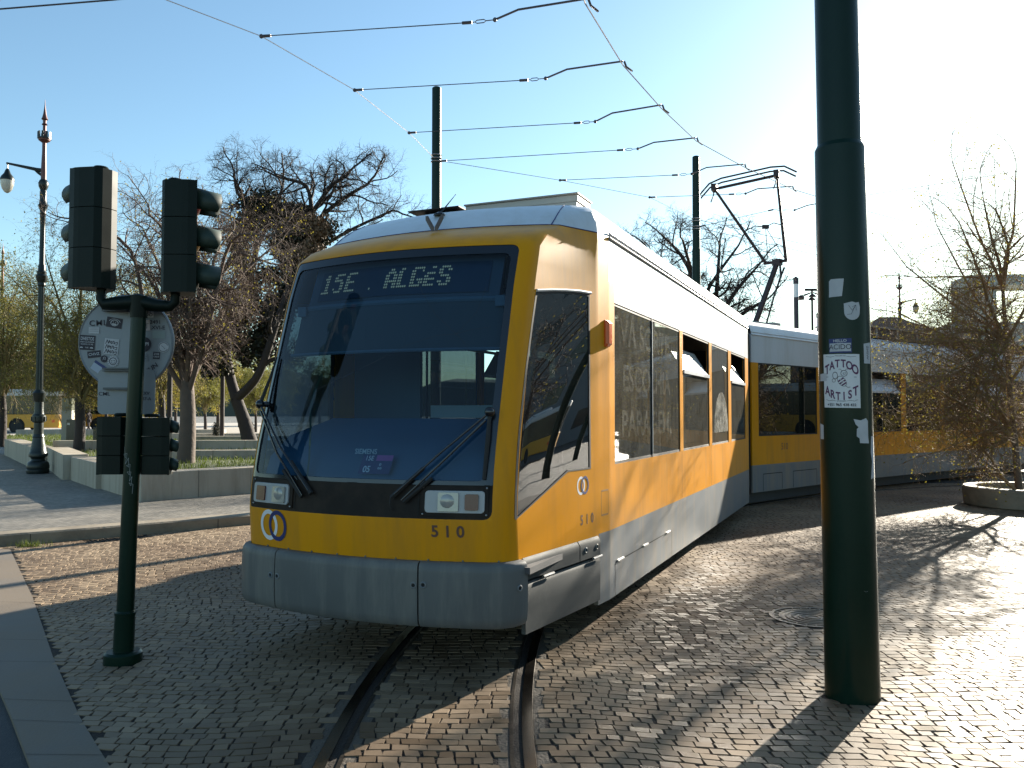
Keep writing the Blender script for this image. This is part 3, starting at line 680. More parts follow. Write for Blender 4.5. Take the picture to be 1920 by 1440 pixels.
for sg in (1, -1): b.tube([W(sg * s, z, .001) for s, z in ((.97, 2.945), (.97, 3.0), (.965, 3.06), (.96, 3.12), (.955, 3.17))], .005, 5)
b.tube([W(s, 2.94, .002) for s in lin(-2, 2, 30)], .004, 5)
b.build('seam', NAVY, roof)
# V-shaped bracket, aerial, roof boxes
b = B(); BR = mat('brown_metal', (.09, .065, .055), .5)
for s0, s1 in ((.10, .03), (.125, .155)):
    p, q = Vector(W(s0, 2.915, .02)), Vector(W(s1, 2.99, .12)) + Vector((0, 0, .02)); d = Vector(W(s0 + .022, 2.93, .01)) - Vector(W(s0, 2.93, .01))
    up = Vector((0, 0, .03)); b.hexa([p, p + d, q + d, q, p + up, p + d + up, q + d + up, q + up])
b.build('v_bracket', BR, roof)
b = B(); p = Vector(W(-.03, 3.12, .01)); b.lathe([(.05, 0), (.045, .012), (.018, .022), (.012, .03)], p, 12); q = p + Vector((.12, .03, .17)); b.tube([p + Vector((0, 0, .02)), p + Vector((.03, .01, .05)), q], [.012, .007, .002], 6); b.sphere(q, .004, 6)
b.build('roof_aerial', BLK, roof)
CRM = mat('cream_box', (.42, .38, .33), .5, var=.1, dirt=(.2, .17, .14))
def rbox(u0, u1, v0, v1, z0, z1, b, mi=0): b.hexa([F1(u, v, z) for z in (z0, z1) for u, v in ((u0, v0), (u0, v1), (u1, v1), (u1, v0))], mi)
b = B(); rbox(2.2, 2.55, -1.0, .67, 3.16, 3.44, b)
b.build('roof_plinth', CRM, roof, bevel=.008)
b = B(); rbox(2.2, 2.56, -.41, .68, 3.44, 3.50, b); rbox(2.18, 2.58, -.42, .69, 3.50, 3.515, b, 1)
b.build('roof_box', [CRM, mat('box_lid', (.30, .26, .22), .5)], roof, bevel=.005)
b = B(); rbox(2.14, 2.4, -.99, -.45, 3.49, 3.50, b); rbox(2.3, 2.34, -.9, -.5, 3.44, 3.515, b); b.build('roof_hatch', APR, roof)
# --- underside
b = B(); rbox(.55, UEND - .1, -1.0, 1.0, .30, .62, b); rbox(.2, .9, -.8, .8, .38, .6, b)
b.build('underframe', DRK, tram)
for v in (-.45, .45):
    for u in (1.9, 3.6): b = B(); b.lathe([(.26, -.05), (.29, -.05), (.30, 0), (.30, .05), (.26, .05)], M=Matrix.Translation(F1(u, v, .30)) @ Matrix.Rotation(-TA, 4, 'Z') @ Matrix.Rotation(R_(90), 4, 'Y'), n=24); b.build('wheel', RAILD, tram, smooth=40)
b = B(); b.tube([F1(.42, .12, .33), F1(.10, .12, .30)], .04, 10); b.box(F1(.12, .12, .27), (.12, .12, .10), rz=-TA); 
b.build('coupler', RAILD, tram)
# --- grey bumper panels and lower cab panels
BMP = mat('bumper_grey', (.105, .108, .108), .5, spec=.25, var=.22, vscale=3, coat=.05, dirt=(.20, .19, .17), dscale=1.6, damt=.7, streak=True)
def boff(z): return itp([(.31, .035), (.325, .052), (.40, .060), (.55, .062), (.64, .060), (.675, .056), (.69, .046), (.70, .025)], z)
def bump_panel(s0, s1, z0, z1, base=0., name='bumper_panel'):
    zs = [z for z in (.31, .335, .37, .40, .47, .55, .6, .64, .675, .69, .70) if z0 <= z <= z1] + [z0, z1]
    return skin(lin(s0, s1, max(3, int((s1 - s0) * 14))), zs, lambda s, z: 0, lambda s, z, o: W(s, z, o + boff(z) + base), .045).build(name, BMP, tram, smooth=45)
b1 = bump_panel(-1.10, -.598, .31, .70); b2 = bump_panel(-.588, .477, .31, .70); b3 = bump_panel(.487, 1.105, .31, .70)
def bolt(b, s, z, off): 
    p = Vector(W(s, z, off)); q = Vector(W(s, z, off + .01)); d = (q - p).normalized(); Mt = Matrix.Translation(p) @ d.to_track_quat('Z', 'Y').to_matrix().to_4x4()
    b.lathe([(.021, 0), (.021, .003), (.015, .006), (.012, .004), (.012, .001)], M=Mt, n=14, caps=False); b.lathe([(.011, .002), (.0005, .002)], M=Mt, n=10, mi=1, caps=False)
for par, pts in ((b1, [(-.63, .53)]), (b2, [(-.565, .53), (.455, .56)]), (b3, [(.515, .565), (1.045, .545)])):
    for s, z in pts: b = B(); bolt(b, s, z, boff(z)); b.build('bolt', [GRY, DRK], par, smooth=40)
for s in lin(-.95, .95, 9): b = B(); b.sphere(W(s, .685 + .02, .004), .006, 6); b.build('rivet', GRY, tram)
b = skin(lin(-1.1, 1.1, 30) + [1.06, -1.06], [.60, .7], lambda s, z: 0, lambda s, z, o: W(s, z, o + .006), .02); b.build('lower_sill', GRY, tram, smooth=40)
LP = mat('lower_panel_grey', (.050, .055, .057), .6, spec=.08, var=.15, vscale=3, coat=.05, dirt=(.14, .14, .13), dscale=1.3, damt=.5)
for sg in (1, -1):
    def cabp(s0, s1, z0, z1, off, nm):
        def m_(s, z, o): 
            top_in = -.02 * max(0, (z - (z1 - .03)) / .03)
            return W(sg * s, z, o + off + top_in)
        k = skin(lin(s0, s1, 7), [z0, z0 + .02, (z0 + z1) / 2, z1 - .03, z1 - .012, z1], lambda s, z: 0, m_, .03)
        if sg < 0: k.f = [f[::-1] for f in k.f]
        return k.build(nm, LP, tram, smooth=50)
    cabp(1.135, 1.72, .565, .70, .022, 'cab_step_panel'); cp = cabp(1.73, 1.985, .565, .70, .022, 'cab_step_panel')
    lo = cabp(1.135, 1.985, .235, .545, .022, 'hinged_panel')
    def lowmap(s, z, o): return W(sg * s, z, o)
    for s_ in (1.30, 1.88): b = B(); b.tube([W(sg * s_, .555, .03), W(sg * (s_ + .11), .555, .03)], .010, 8); b.build('hinge', STEEL, lo)
    for s_ in (1.80, 1.94): b = B(); bolt(b, sg * s_, .63, .022); b.build('bolt', [GRY, DRK], cp, smooth=40)
    # hinged skirt door and seams on the saloon side
    mfl = lambda u, z: F1(u, sg * 1.1775, z)
    b = B(); stroke(b, [(1.635, .195), (1.635, .448), (3.55, .448), (3.55, .195)], .010, mfl); b.build('panel_seam', DRK, tram)
    for u in (5.62 + .08, 7.15, 4.05): b = B(); stroke(b, [(u, .72), (u, 1.2)], .005, mfl); b.build('panel_seam', DRK, tram)
    for u in (1.68, 2.45, 3.3): b = B(); b.tube([F1(u, sg * 1.182, .452), F1(u + .16, sg * 1.182, .452)], .010, 8); b.build('hinge', STEEL, tram)
    # small flap box on the post, marker lamp
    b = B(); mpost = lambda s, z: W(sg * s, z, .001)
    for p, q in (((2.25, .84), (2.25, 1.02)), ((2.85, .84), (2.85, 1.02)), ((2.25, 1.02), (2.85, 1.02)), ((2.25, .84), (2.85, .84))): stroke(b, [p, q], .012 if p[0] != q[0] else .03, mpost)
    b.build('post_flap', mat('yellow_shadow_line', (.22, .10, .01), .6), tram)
    b = skin([2.55, 2.62, 2.9, 2.97], [2.10, 2.12, 2.28, 2.30], lambda s, z: 0, lambda s, z, o: W(sg * s, z, o + (.035 if (2.6 < s < 2.95 and 2.11 < z < 2.29) else .012)), .03)
    if sg < 0: b.f = [f[::-1] for f in b.f]
    b.build('marker_lamp', ORNG, tram, bevel=.004)
# --- headlamps
for sg in (1, -1):
    hl = skin(lin(.485, .895, 6), [.975, .99, 1.15, 1.155], lambda s, z: 0, lambda s, z, o: W(sg * s, z, o + .006), .01)
    if sg < 0: hl.f = [f[::-1] for f in hl.f]
    hl = hl.build('headlamp_unit', APR, tram)
    P = rr_poly(.515, .875, .995, 1.128, .022)
    k = skin([.515, .6, .7, .8, .875], [.995, 1.06, 1.128], lambda s, z: 0 if pip((s, z), P) else None, lambda s, z, o: W(sg * s, z, o + .018), .015, [P])
    if sg < 0: k.f = [f[::-1] for f in k.f]
    k.build('lamp_housing', HOUS, hl, bevel=.003)
    c0, c1 = (.66, .815) if sg > 0 else (.61, .80)
    def disc(sc, zc, r, m, nm, ry=None):
        b = B(); p = Vector(W(sg * sc, zc, .02)); q = Vector(W(sg * sc, zc, .03)); d = (q - p).normalized(); Mt = Matrix.Translation(p) @ d.to_track_quat('Z', 'Y').to_matrix().to_4x4()
        b.lathe([(r, 0), (r, .006), (r * .8, .011), (r * .4, .015), (.001, .016)], M=Mt, n=24, caps=False); b.build(nm, m, hl, smooth=60)
    def sqr(sc, zc, hw, hh, m, nm):
        PP = rr_poly(sc - hw, sc + hw, zc - hh, zc + hh, .012)
        k = skin([sc - hw, sc, sc + hw], [zc - hh, zc, zc + hh], lambda s, z: 0 if pip((s, z), PP) else None, lambda s, z, o: W(sg * s, z, o + .028), .012, [PP])
        if sg < 0: k.f = [f[::-1] for f in k.f]
        k.build(nm, m, hl)
    if sg > 0: sqr(.66, 1.062, .062, .056, LENS, 'headlight_rim'); disc(.655, 1.062, .047, LENS, 'headlight'); sqr(.80, 1.062, .040, .048, REDL, 'rear_light')
    else: sqr(.60, 1.06, .062, .052, LENS, 'headlight_rim'); disc(.60, 1.06, .046, LENS, 'headlight'); sqr(.785, 1.06, .045, .048, REDL, 'rear_light')
    for s_, z_ in ((.50, .985), (.50, 1.145), (.885, .985), (.885, 1.145)): b = B(); b.sphere(W(sg * s_, z_, .008), .006, 6); b.build('screw', STEEL, hl)
# --- wipers
def wiper(pv, tp, sg, lab):
    b = B(); P0 = W(sg * pv[0], pv[1], .05); 
    b.sphere(P0, .032, 10); b.tube([W(sg * pv[0], pv[1], -.01), P0], .02, 8)
    b.tube([P0, W(sg * (pv[0] * .5 + tp[0] * .5), (pv[1] + tp[1]) / 2, .045), W(sg * tp[0], tp[1], .03)], [.009, .008, .007], 6)
    b.tube([W(sg * (pv[0] - .02), pv[1] - .05, .045), W(sg * (pv[0] * .5 + tp[0] * .5 + .02), (pv[1] + tp[1]) / 2 - .05, .04), W(sg * (tp[0] + .05), tp[1] - .035, .03)], [.009, .008, .007], 6)
    wp = b.build('wiper', BLK, tram, smooth=60)
    b = B(); mx_, mz = tp[0] + (pv[0] - tp[0]) * .32, tp[1] + (pv[1] - tp[1]) * .32
    b.tube([W(sg * (tp[0] - .02), tp[1] - .02, .022), W(sg * mx_, mz, .022)], [.016, .013], 6)
    b.tube([W(sg * (tp[0] + .06), tp[1] - .045, .022), W(sg * (mx_ + .06), mz - .06, .022)], [.014, .012], 6)
    b.build('wiper_blade', RUB, wp)
wiper((.865, 1.605), (.32, 1.10), 1, '')
wiper((.93, 1.66), (.32, 1.10), -1, '')
b = B(); b.tube([W(.865, 1.6, .05), W(.87, 1.45, .04), W(.865, 1.20, .02)], [.012, .016, .012], 6); b.build('wiper_hose', RUB, tram); b = B(); b.tube([W(.30, 1.09, .03), W(.295, 1.04, .03), W(.30, 1.0, .012)], .005, 5); b.build('washer_tube', RUB, tram); b = B(); b.tube([W(-.93, 1.66, .05), W(-.925, 1.85, .02), W(-.915, 2.0, .01)], [.014, .010, .006], 6)
b.build('wiper_hose', RUB, tram)
# --- numbers and emblems
RMK = [(.71, .0)]
PR = mat('brown_number', (.10, .045, .03), .5)
def emblem(par, fm, cx, cz, r, sx, nm='emblem'):
    b = B(); n = 40; a = r * .43; t = r * .20
    f1 = lambda x, y: fm(cx + x * sx, cz + y)
    ringpoly(b, -a, 0, .62 * r, .86 * r, f1, 0, n, 1.15)
    f2 = lambda x, y: fm(cx + x * sx, cz + y, .0012)
    ringpoly(b, a, 0, .62 * r, .86 * r, f2, 1, n, 1.15)
    b.build(nm, [WHITE, NAVY], par)
emblem(tram, lambda s, z, o=0: W(s, z, .002 + o), -.675, .848, .104, 1.0)
emblem(tram, lambda s, z, o=0: W(s, z, .0008 + o * .8), 1.80, 1.085, .066, .85)
def spaced(b, st, s0, ds, zc, size, off, sx=1.): 
    for i, ch in enumerate(st): put_text(b, ch, size, lambda x, y, i=i: W(s0 + i * ds + x * sx, zc + y, off), bold=.025)
b = B(); spaced(b, '510', .575, .078, .878, .098, .002); b.build('fleet_number', PR, tram)
b = B(); spaced(b, '510', 1.785, .066, .838, .098, .0010, .66); b.build('fleet_number', PR, tram)
# --- destination display behind the windscreen
def Wd(s, z, o=0.): return W(s, z, -.09 + o)
dsp = skin(lin(-.80, .82, 14), [2.375, 2.39, 2.655, 2.665], lambda s, z: 0, lambda s, z, o: Wd(s, z, o), .12).build('destination_box', mat('display_case', (.05, .07, .09), .5), tram)
skin(lin(-.70, .74, 12), [2.40, 2.62], lambda s, z: 0, lambda s, z, o: Wd(s, z, o + .008), .006).build('display_screen', DISP, dsp)
BM = {'1': ['001100', '011100', '001100', '001100', '001100', '001100', '111110'], '5': ['011111', '110000', '111110', '000011', '000011', '100011', '011110'],
      'E': ['011111', '110000', '110000', '111110', '110000', '110000', '111111'], '.': ['0', '0', '0', '0', '0', '0', '1'], 'A': ['001100', '011110', '110011', '110011', '111111', '110011', '110011'],
      'L': ['011000', '110000', '110000', '110000', '110000', '110000', '111110'], 'G': ['011111', '110001', '110000', '110000', '110111', '110011', '111110'],
      'e': ['000110', '000000', '011110', '110000', '111110', '110000', '111110'], 'S': ['011110', '110011', '110000', '011110', '000011', '110011', '011110']}
b = B()
for ch, s0 in (('1', -.668), ('5', -.548), ('E', -.425), ('.', -.19), ('A', -.055), ('L', .052), ('G', .158), ('e', .264), ('S', .370)):
    for r, row in enumerate(BM[ch]):
        for c, t in enumerate(row):
            if t == '1':
                sc, zc = s0 + c * .0165 + (6 - r) * .0008, 2.588 - r * .0212
                b.add([Wd(sc + .0072 * math.cos(a), zc + .0082 * math.sin(a), .012) for a in [k * math.pi / 3 for k in range(6)]], [(0, 1, 2, 3, 4, 5)])
b.build('display_dots', DOT, dsp)
skin(lin(-.84, .87, 12), [2.0, 2.02, 2.34], lambda s, z: 0, lambda s, z, o: W(s, z, o - .075), .01).build('sun_blind', SHADE, tram)
b = B(); b.tube([W(s, 2.01, -.062) for s in lin(-.84, .88, 10)], .012, 6); b.tube([W(s, 2.35, -.08) for s in lin(-.84, .87, 10)], .022, 8)
for s_ in (-.80, .84): b.box(W(s_, 2.33, -.05), (.07, .03, .07), rz=-TA)
b.build('blind_rail', INTR, tram)
# --- cab interior: dashboard, desk card, partition, seat, floor, ceiling
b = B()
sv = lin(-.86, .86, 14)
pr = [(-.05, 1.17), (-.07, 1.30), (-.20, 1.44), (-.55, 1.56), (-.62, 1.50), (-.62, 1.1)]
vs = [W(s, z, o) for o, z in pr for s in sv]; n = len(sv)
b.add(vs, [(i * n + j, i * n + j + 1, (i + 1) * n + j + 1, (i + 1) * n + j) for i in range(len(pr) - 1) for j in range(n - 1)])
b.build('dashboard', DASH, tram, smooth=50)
b = B(); rbox(.10, UEND - .05, -1.10, 1.10, .62, .66, b); b.build('floor', mat('tram_floor', (.07, .07, .075), .8), tram)
b = B(); rbox(1.5, UEND - .05, -1.10, 1.10, 2.60, 2.64, b); b.build('ceiling', mat('tram_ceiling', (.45, .45, .44), .7), tram)
b = B(); rbox(1.45, 1.49, -1.10, -.45, .66, 2.6, b); rbox(1.45, 1.49, .75, 1.10, .66, 2.6, b); rbox(1.45, 1.49, -.45, .75, 2.2, 2.6, b); rbox(1.45, 1.49, -.45, .75, .66, 1.50, b); b.build('cab_partition', INTR, tram)
b = B(); rbox(1.40, 1.44, -.32, .40, 1.56, 1.66, b); b.build('partition_rail', mat('pale_panel', (.40, .42, .42), .6), tram)
b = B(); rbox(.95, 1.4, .38, .86, 1.05, 1.15, b); rbox(1.32, 1.42, .40, .84, 1.1, 1.85, b); rbox(1.32, 1.40, .50, .74, 1.85, 2.02, b); b.build('driver_seat', SEAT, tram, bevel=.04)
b = B(); b.tube([F1(2.6, -.15, .66), F1(2.6, -.15, 2.6)], .035, 10); b.build('grab_pole', REDP, tram)
b = B()
for u in (4.2, 6.6): b.tube([F1(u, .3, .66), F1(u, .3, 2.6)], .018, 8)
for v in (-.5, .5): b.tube([F1(1.6, v, 2.2), F1(8.5, v, 2.2)], .016, 6)
b.build('grab_rails', mat('yellow_rail', (.5, .35, .03), .4), tram)
for k, u in enumerate((2.4, 3.2, 4.6, 5.4, 6.3, 7.1, 7.9)):
    for v in (-.85, .85):
        b = B(); rbox(u, u + .42, v - .21, v + .21, 1.0, 1.08, b); rbox(u + .38, u + .44, v - .21, v + .21, 1.05, 1.52, b); rbox(u + .1, u + .3, v - .05, v + .05, .66, 1.0, b); b.build('passenger_seat', SEAT, tram, bevel=.02)
# line card leaning behind the glass
b = B(); fc = lambda x, y, o=0: W(.035 + x * 1.0 + (y - 1.22) * .22, y, -.022 + o)
flat(b, [(-.01, 1.215), (.215, 1.215), (.215, 1.335), (-.01, 1.335)], fc, 0)
flat(b, [(.095, 1.298), (.21, 1.298), (.21, 1.333), (.095, 1.333)], lambda x, y: fc(x, y, .002), 1)
put_text(b, '15E', .042, lambda x, y: fc(.045 + x, 1.312 + y, .003), 2, bold=.01); put_text(b, '05', .055, lambda x, y: fc(.045 + x, 1.243 + y, .003), 2, bold=.02)
ringpoly(b, .135, 1.275, .004, .008, lambda x, y: fc(x, y, .003), 2, 10); ringpoly(b, .13, 1.252, .003, .007, lambda x, y: fc(x, y, .003), 2, 10); ringpoly(b, .145, 1.252, .003, .007, lambda x, y: fc(x, y, .003), 2, 10)
b.build('line_card', [NAVY, PINK, WHITE], tram)
b = B(); put_text(b, 'SIEMENS', .045, lambda x, y: W(.055 + x, 1.352 + y, -.035), bold=.02); b.build('maker_lettering', mat('pale_lettering', (.5, .52, .52), .6), tram)
b = B(); fm = lambda x, y: W(x, y, -.012); flat(b, [(-.845, 1.41), (-.80, 1.41), (-.80, 1.455), (-.845, 1.455)], fm); b.build('window_sticker', PAPER, tram)
b = B(); fm = lambda x, y: W(x, y, -.011); stroke(b, [(-.41, 1.86), (-.44, 1.78), (-.455, 1.70), (-.45, 1.6), (-.42, 1.5), (-.40, 1.4), (-.385, 1.3), (-.38, 1.18)], .018, fm); b.build('rubber_cable', mat('dark_green_strip', (.01, .035, .015), .3), tram)
b = B(); ck = [(.583, 2.106)]
for tgt in (((.70, 2.25), (.74, 2.42)), ((.42, 2.24), (.30, 2.40), (.22, 2.55)), ((.45, 2.10), (.25, 2.04), (.02, 1.93), (-.25, 1.82), (-.42, 1.76)), ((.63, 2.06), (.68, 2.0)), ((.66, 2.13), (.80, 2.15))): stroke(b, ck + list(tgt), .0022, lambda x, y: W(x, y, -.008))
b.build('glass_crack', mat('crack_line', (.02, .025, .03), .4), tram)

# ---------------------------------------------------------------- following sections
def section(x0, y0, az, L, wins, vents, bars, num_u=None, tail=False, tag=''):
    a = R_(az); d = np.array([math.sin(a), math.cos(a)]); r = np.array([math.cos(a), -math.sin(a)]); o = np.array([x0, y0]) - r * 1.175
    def F(u, v, z): q = o + d * u + r * v; return (q[0], q[1], z)
    sv_ = [0, .06, L] + [x for w_ in wins for x in w_] + [x for x in lin(0, L, 6)]
    zs = [.25, .32, .71, 1.2, 2.457, 2.6, 2.88, 2.94]
    def cl(s, z):
        if 1.2 < z < 2.457 and any(a_ < s < c_ for a_, c_ in wins): return None
        return 2 if z < .71 else (0 if z < 2.457 else 1)
    for sg in (1, -1):
        k = skin(sv_, zs, cl, lambda s, z, off: F(s, sg * (1.175 + off), z), .03)
        if sg < 0: k.f = [f[::-1] for f in k.f]
        sw = k.build('side_wall', [YEL, SIL, GRY], tram)
        for i, (a_, c_) in enumerate(wins): side_window(tram, lambda u, z, off: F(u, sg * (1.175 + off), z), a_, c_, 1.2, 2.457, G_DARK, vent=(i in vents))
        b = B(); b.tube([F(0, sg * 1.183, 2.93), F(L, sg * 1.183, 2.93)], .012, 6); b.tube([F(0, sg * 1.172, 2.975), F(L, sg * 1.172, 2.975)], .008, 6); b.build('rain_gutter', SIL, sw)
        b = B(); m_ = lambda u, z: F(u, sg * 1.1775, z)
        for (u0, u1, zt) in bars: stroke(b, [(u0, .26), (u0, zt), (u1, zt), (u1, .26)], .012, m_)
        b.build('panel_seam', DRK, sw)
    prof = [(1.175, 2.94), (1.16, 3.02), (1.12, 3.10), (1.03, 3.17), (.85, 3.2), (-.85, 3.2), (-1.03, 3.17), (-1.12, 3.10), (-1.16, 3.02), (-1.175, 2.94)]
    b = B(); n = len(prof); b.add([F(0, v, z) for v, z in prof] + [F(L, v, z) for v, z in prof], [(i + 1, i, n + i, n + i + 1) for i in range(n - 1)])
    rf = b.build('roof', SIL, tram, smooth=25)
    b = B(); prw = [(-1.17, .3), (1.17, .3), (1.17, 2.94), (1.0, 3.15), (-1.0, 3.15), (-1.17, 2.94)]
    for u in ([0.01, L - .01] if not tail else [0.01, L]): b.add([F(u, v, z) for v, z in prw], [tuple(range(6))])
    for zz in ((.3, .34), (.62, .66), (2.6, 2.64)): b.hexa([F(u, v, z) for z in zz for u, v in ((.02, -1.1), (.02, 1.1), (L - .02, 1.1), (L - .02, -1.1))])
    b.hexa([F(u, v, z) for z in (.03, .25) for u, v in ((L * .06, -.9), (L * .06, .9), (L * .97, .9), (L * .97, -.9))]); b.hexa([F(u, v, z) for z in (.20, .60) for u, v in ((.3, -.95), (.3, .95), (L - .3, .95), (L - .3, -.95))])  # lowest box added under the floor to shut out the sunlit ground beyond
    b.build('interior_and_underbox', mat('interior_shell_grey', (.06, .06, .065), .8), tram)
    for u in lin(.6, L - .8, max(1, int(L / 1.1))):
        for v in (-.8, .8):
            b = B(); b.hexa([F(q, w_, z) for z in (1.0, 1.08) for q, w_ in ((u, v - .2), (u, v + .2), (u + .42, v + .2), (u + .42, v - .2))]); b.hexa([F(q, w_, z) for z in (1.05, 1.55) for q, w_ in ((u + .38, v - .2), (u + .38, v + .2), (u + .44, v + .2), (u + .44, v - .2))]); b.build('passenger_seat', SEAT, tram, bevel=.02)
    if num_u:
        b = B(); put_text(b, '510', .17, lambda x, y: F(num_u + x * .9, 1.178, 1.0 + y), space=1.1); b.build('fleet_number', PR, tram)
    return F, rf
def bellows(p, q, nm='bellows'):
    # ribbed black gangway between two cross sections given as (F, u)
    b = B(); (Fa, ua), (Fb, ub) = p, q; prw = [(-1.12, .35), (1.12, .35), (1.12, 2.9), (.98, 3.08), (-.98, 3.08), (-1.12, 2.9)]
    m = 14; rings = []
    for i in range(m + 1):
        t = i / m; k = 1 if i % 2 == 0 else .955
        rings += [tuple(np.array(Fa(ua, v * k, z if z < 1 else z * (1 if k == 1 else .985))) * (1 - t) + np.array(Fb(ub, v * k, z if z < 1 else z * (1 if k == 1 else .985))) * t) for v, z in prw]
    b.add(rings, [(i * 6 + j, i * 6 + (j + 1) % 6, (i + 1) * 6 + (j + 1) % 6, (i + 1) * 6 + j) for i in range(m) for j in range(6)]); b.build(nm, RUB, tram)
Fs2, rf2 = section(4.05, 14.06, 46.3, 3.75, [(.22, 2.35), (2.5, 3.6)], (), ((.35, 1.0, .55), (1.4, 2.3, .55)), num_u=1.1)
Fs3, rf3 = section(6.95, 16.85, 51.0, 10.3, [(.1, 1.92), (2.15, 3.8), (4.0, 5.7), (5.9, 7.6), (7.8, 9.8)], (0, 3), ((4.6, 5.6, .5), (7.2, 8.2, .5)), tail=True)
bellows((F1, UEND), (Fs2, 0.0)); bellows((Fs2, 3.75), (Fs3, 0.0))
# dark roof equipment rail on the last section
b = B(); b.hexa([Fs3(u, v, z) for z in (3.2, 3.42) for u, v in ((.3, .2), (.3, 1.0), (9.5, 1.0), (9.5, .2))])
b.build('roof_equipment', mat('roof_equipment_brown', (.05, .032, .028), .7), rf3)
b = B()
for u in lin(.3, 9.5, 10): b.hexa([Fs3(a_, v, z) for z in (3.2, 3.44) for a_, v in ((u - .03, .19), (u - .03, 1.02), (u + .03, 1.02), (u + .03, .19))])
b.hexa([Fs3(u, v, z) for z in (3.42, 3.45) for u, v in ((.25, .15), (.25, 1.04), (9.55, 1.04), (9.55, .15))])
b.build('equipment_rail', mat('rail_grey', (.25, .24, .23), .5), rf3)
# --- pantograph on the second section
PG = mat('pantograph_brown_black', (.035, .022, .024), .45, metal=.3, var=.2)
pan = B(); K = Vector((5.05, 15.75, 4.46)); A0 = Vector((4.62, 15.75, 3.30)); B0 = Vector((4.86, 15.85, 3.3))
pan.tube([A0, K], [.055, .05], 10); pan.box(K, (.16, .12, .12), rz=-.8); pan.tube([K + Vector((-.22, .12, 0)), K + Vector((.16, -.10, .02))], .03, 8)
pan.tube([B0, (5.0, 15.7, 3.92), K + Vector((.12, -.04, -.10))], .018, 6); pan.tube([K + Vector((.05, 0, -.02)), (5.10, 15.7, 4.2), (5.02, 15.7, 3.95)], .02, 6)
PL, PR_ = Vector((3.86, 15.72, 5.86)), Vector((4.93, 15.35, 6.02))
pn = pan.build('pantograph', PG, tram, smooth=40)
b = B(); KL, KR = K + Vector((-.20, .10, .02)), K + Vector((.14, -.08, .02)); b.tube([KL, PL], [.032, .024], 8); b.tube([KR, PR_], [.032, .024], 8)
m1, m2 = KL.lerp(PL, .42), KR.lerp(PR_, .42); cc = (m1 + m2) / 2 + Vector((.05, 0, .03))
b.tube([m1, m1.lerp(cc, .5) + Vector((0, 0, .06)), cc], .010, 5); b.tube([m2, m2.lerp(cc, .5) + Vector((0, 0, .06)), cc], .010, 5); b.box(cc, (.12, .06, .07)); b.tube([cc, KL + Vector((.05, 0, .05))], .007, 5); b.tube([cc, KR + Vector((-.03, 0, .05))], .007, 5)
b.build('upper_arm', PG, pn, smooth=40)
b = B(); dd = (PR_ - PL).normalized()
b.tube([PL - dd * .05, PR_ + dd * .05], .028, 8)
for off in (Vector((.05, .14, .14)), Vector((-.03, -.14, .14))):
    b.tube([PL - dd * .28 + off + Vector((0, 0, -.22)), PL - dd * .10 + off + Vector((0, 0, -.05)), PL + dd * .12 + off, PR_ - dd * .12 + off, PR_ + dd * .12 + off + Vector((0, 0, -.04)), PR_ + dd * .34 + off + Vector((0, 0, -.20))], .017, 6)
for p in (PL, PR_): b.box(p + Vector((0, 0, .02)), (.10, .22, .12), rz=-.4); b.tube([p, p + Vector((-.05, -.1, -.16)), p + Vector((-.10, -.12, -.28))], .012, 5)
b.build('contact_shoe', PG, pn, smooth=40)
b = B(); b.box((4.55, 15.95, 3.26), (.6, .5, .12), rz=-.8); b.box((4.85, 15.7, 3.25), (.35, .3, .08), rz=-.8); b.build('pantograph_base', mat('base_grey', (.2, .2, .2), .5), pn)

# ---------------------------------------------------------------- big green pole with stickers (right)
def pole_path(x0, y0, lean, H): return lambda z: Vector((x0 + lean * z, y0, z))
gp = thing('steel_pole', (1.945, 4.76, 0), 'thick dark green steel pole with stickers standing nearest on the right', 'pole')
pc = lambda z: Vector((1.925 - .010 * z, 4.76, z))
def cyl_seg(z0, z1, r0, r1, b, n=48): b.tube([pc(z0), pc(z1)], [r0, r1], n)
b = B(); cyl_seg(-.02, 3.12, .148, .137, b); b.tube([pc(3.12), pc(3.145)], [.137, .125], 48); b.build('lower_shaft', GRN, gp, smooth=30)
b = B(); cyl_seg(3.10, 8.2, .121, .107, b); b.build('upper_shaft', GRN, gp, smooth=30)
def prad(z): return .148 - .011 * z / 3.12
def pmap(a0, off=.0):      # x: metres round the pole from the side facing the camera, + to the right
    def f(x, z, o=0.):
        r = prad(z) + off + o; a = a0 + x / r; c = pc(z); va = math.atan2(-1.945, -4.76)  # direction to the camera
        ang = math.atan2(-4.76, -1.945) + a
        return (c.x + r * math.cos(ang), c.y + r * math.sin(ang), z)
    return f
def wrap_poly(b, poly, f, mi=0, n=10):
    # horizontal strips so that the paper follows the round pole
    xs = [p[0] for p in poly]; x0, x1 = min(xs), max(xs); bm = bmesh.new()
    vs = [bm.verts.new((x, y, 0)) for x, y in poly]; bm.faces.new(vs)
    for i in range(1, n): bmesh.ops.bisect_plane(bm, geom=list(bm.verts) + list(bm.edges) + list(bm.faces), plane_co=(x0 + (x1 - x0) * i / n, 0, 0), plane_no=(1, 0, 0), dist=1e-6)
    bmesh.ops.triangulate(bm, faces=bm.faces); bm.verts.index_update()
    b.add([f(v.co.x, v.co.y) for v in bm.verts], [tuple(v.index for v in fc.verts) for fc in bm.faces], mi); bm.free()
T0 = pmap(0, .0012)
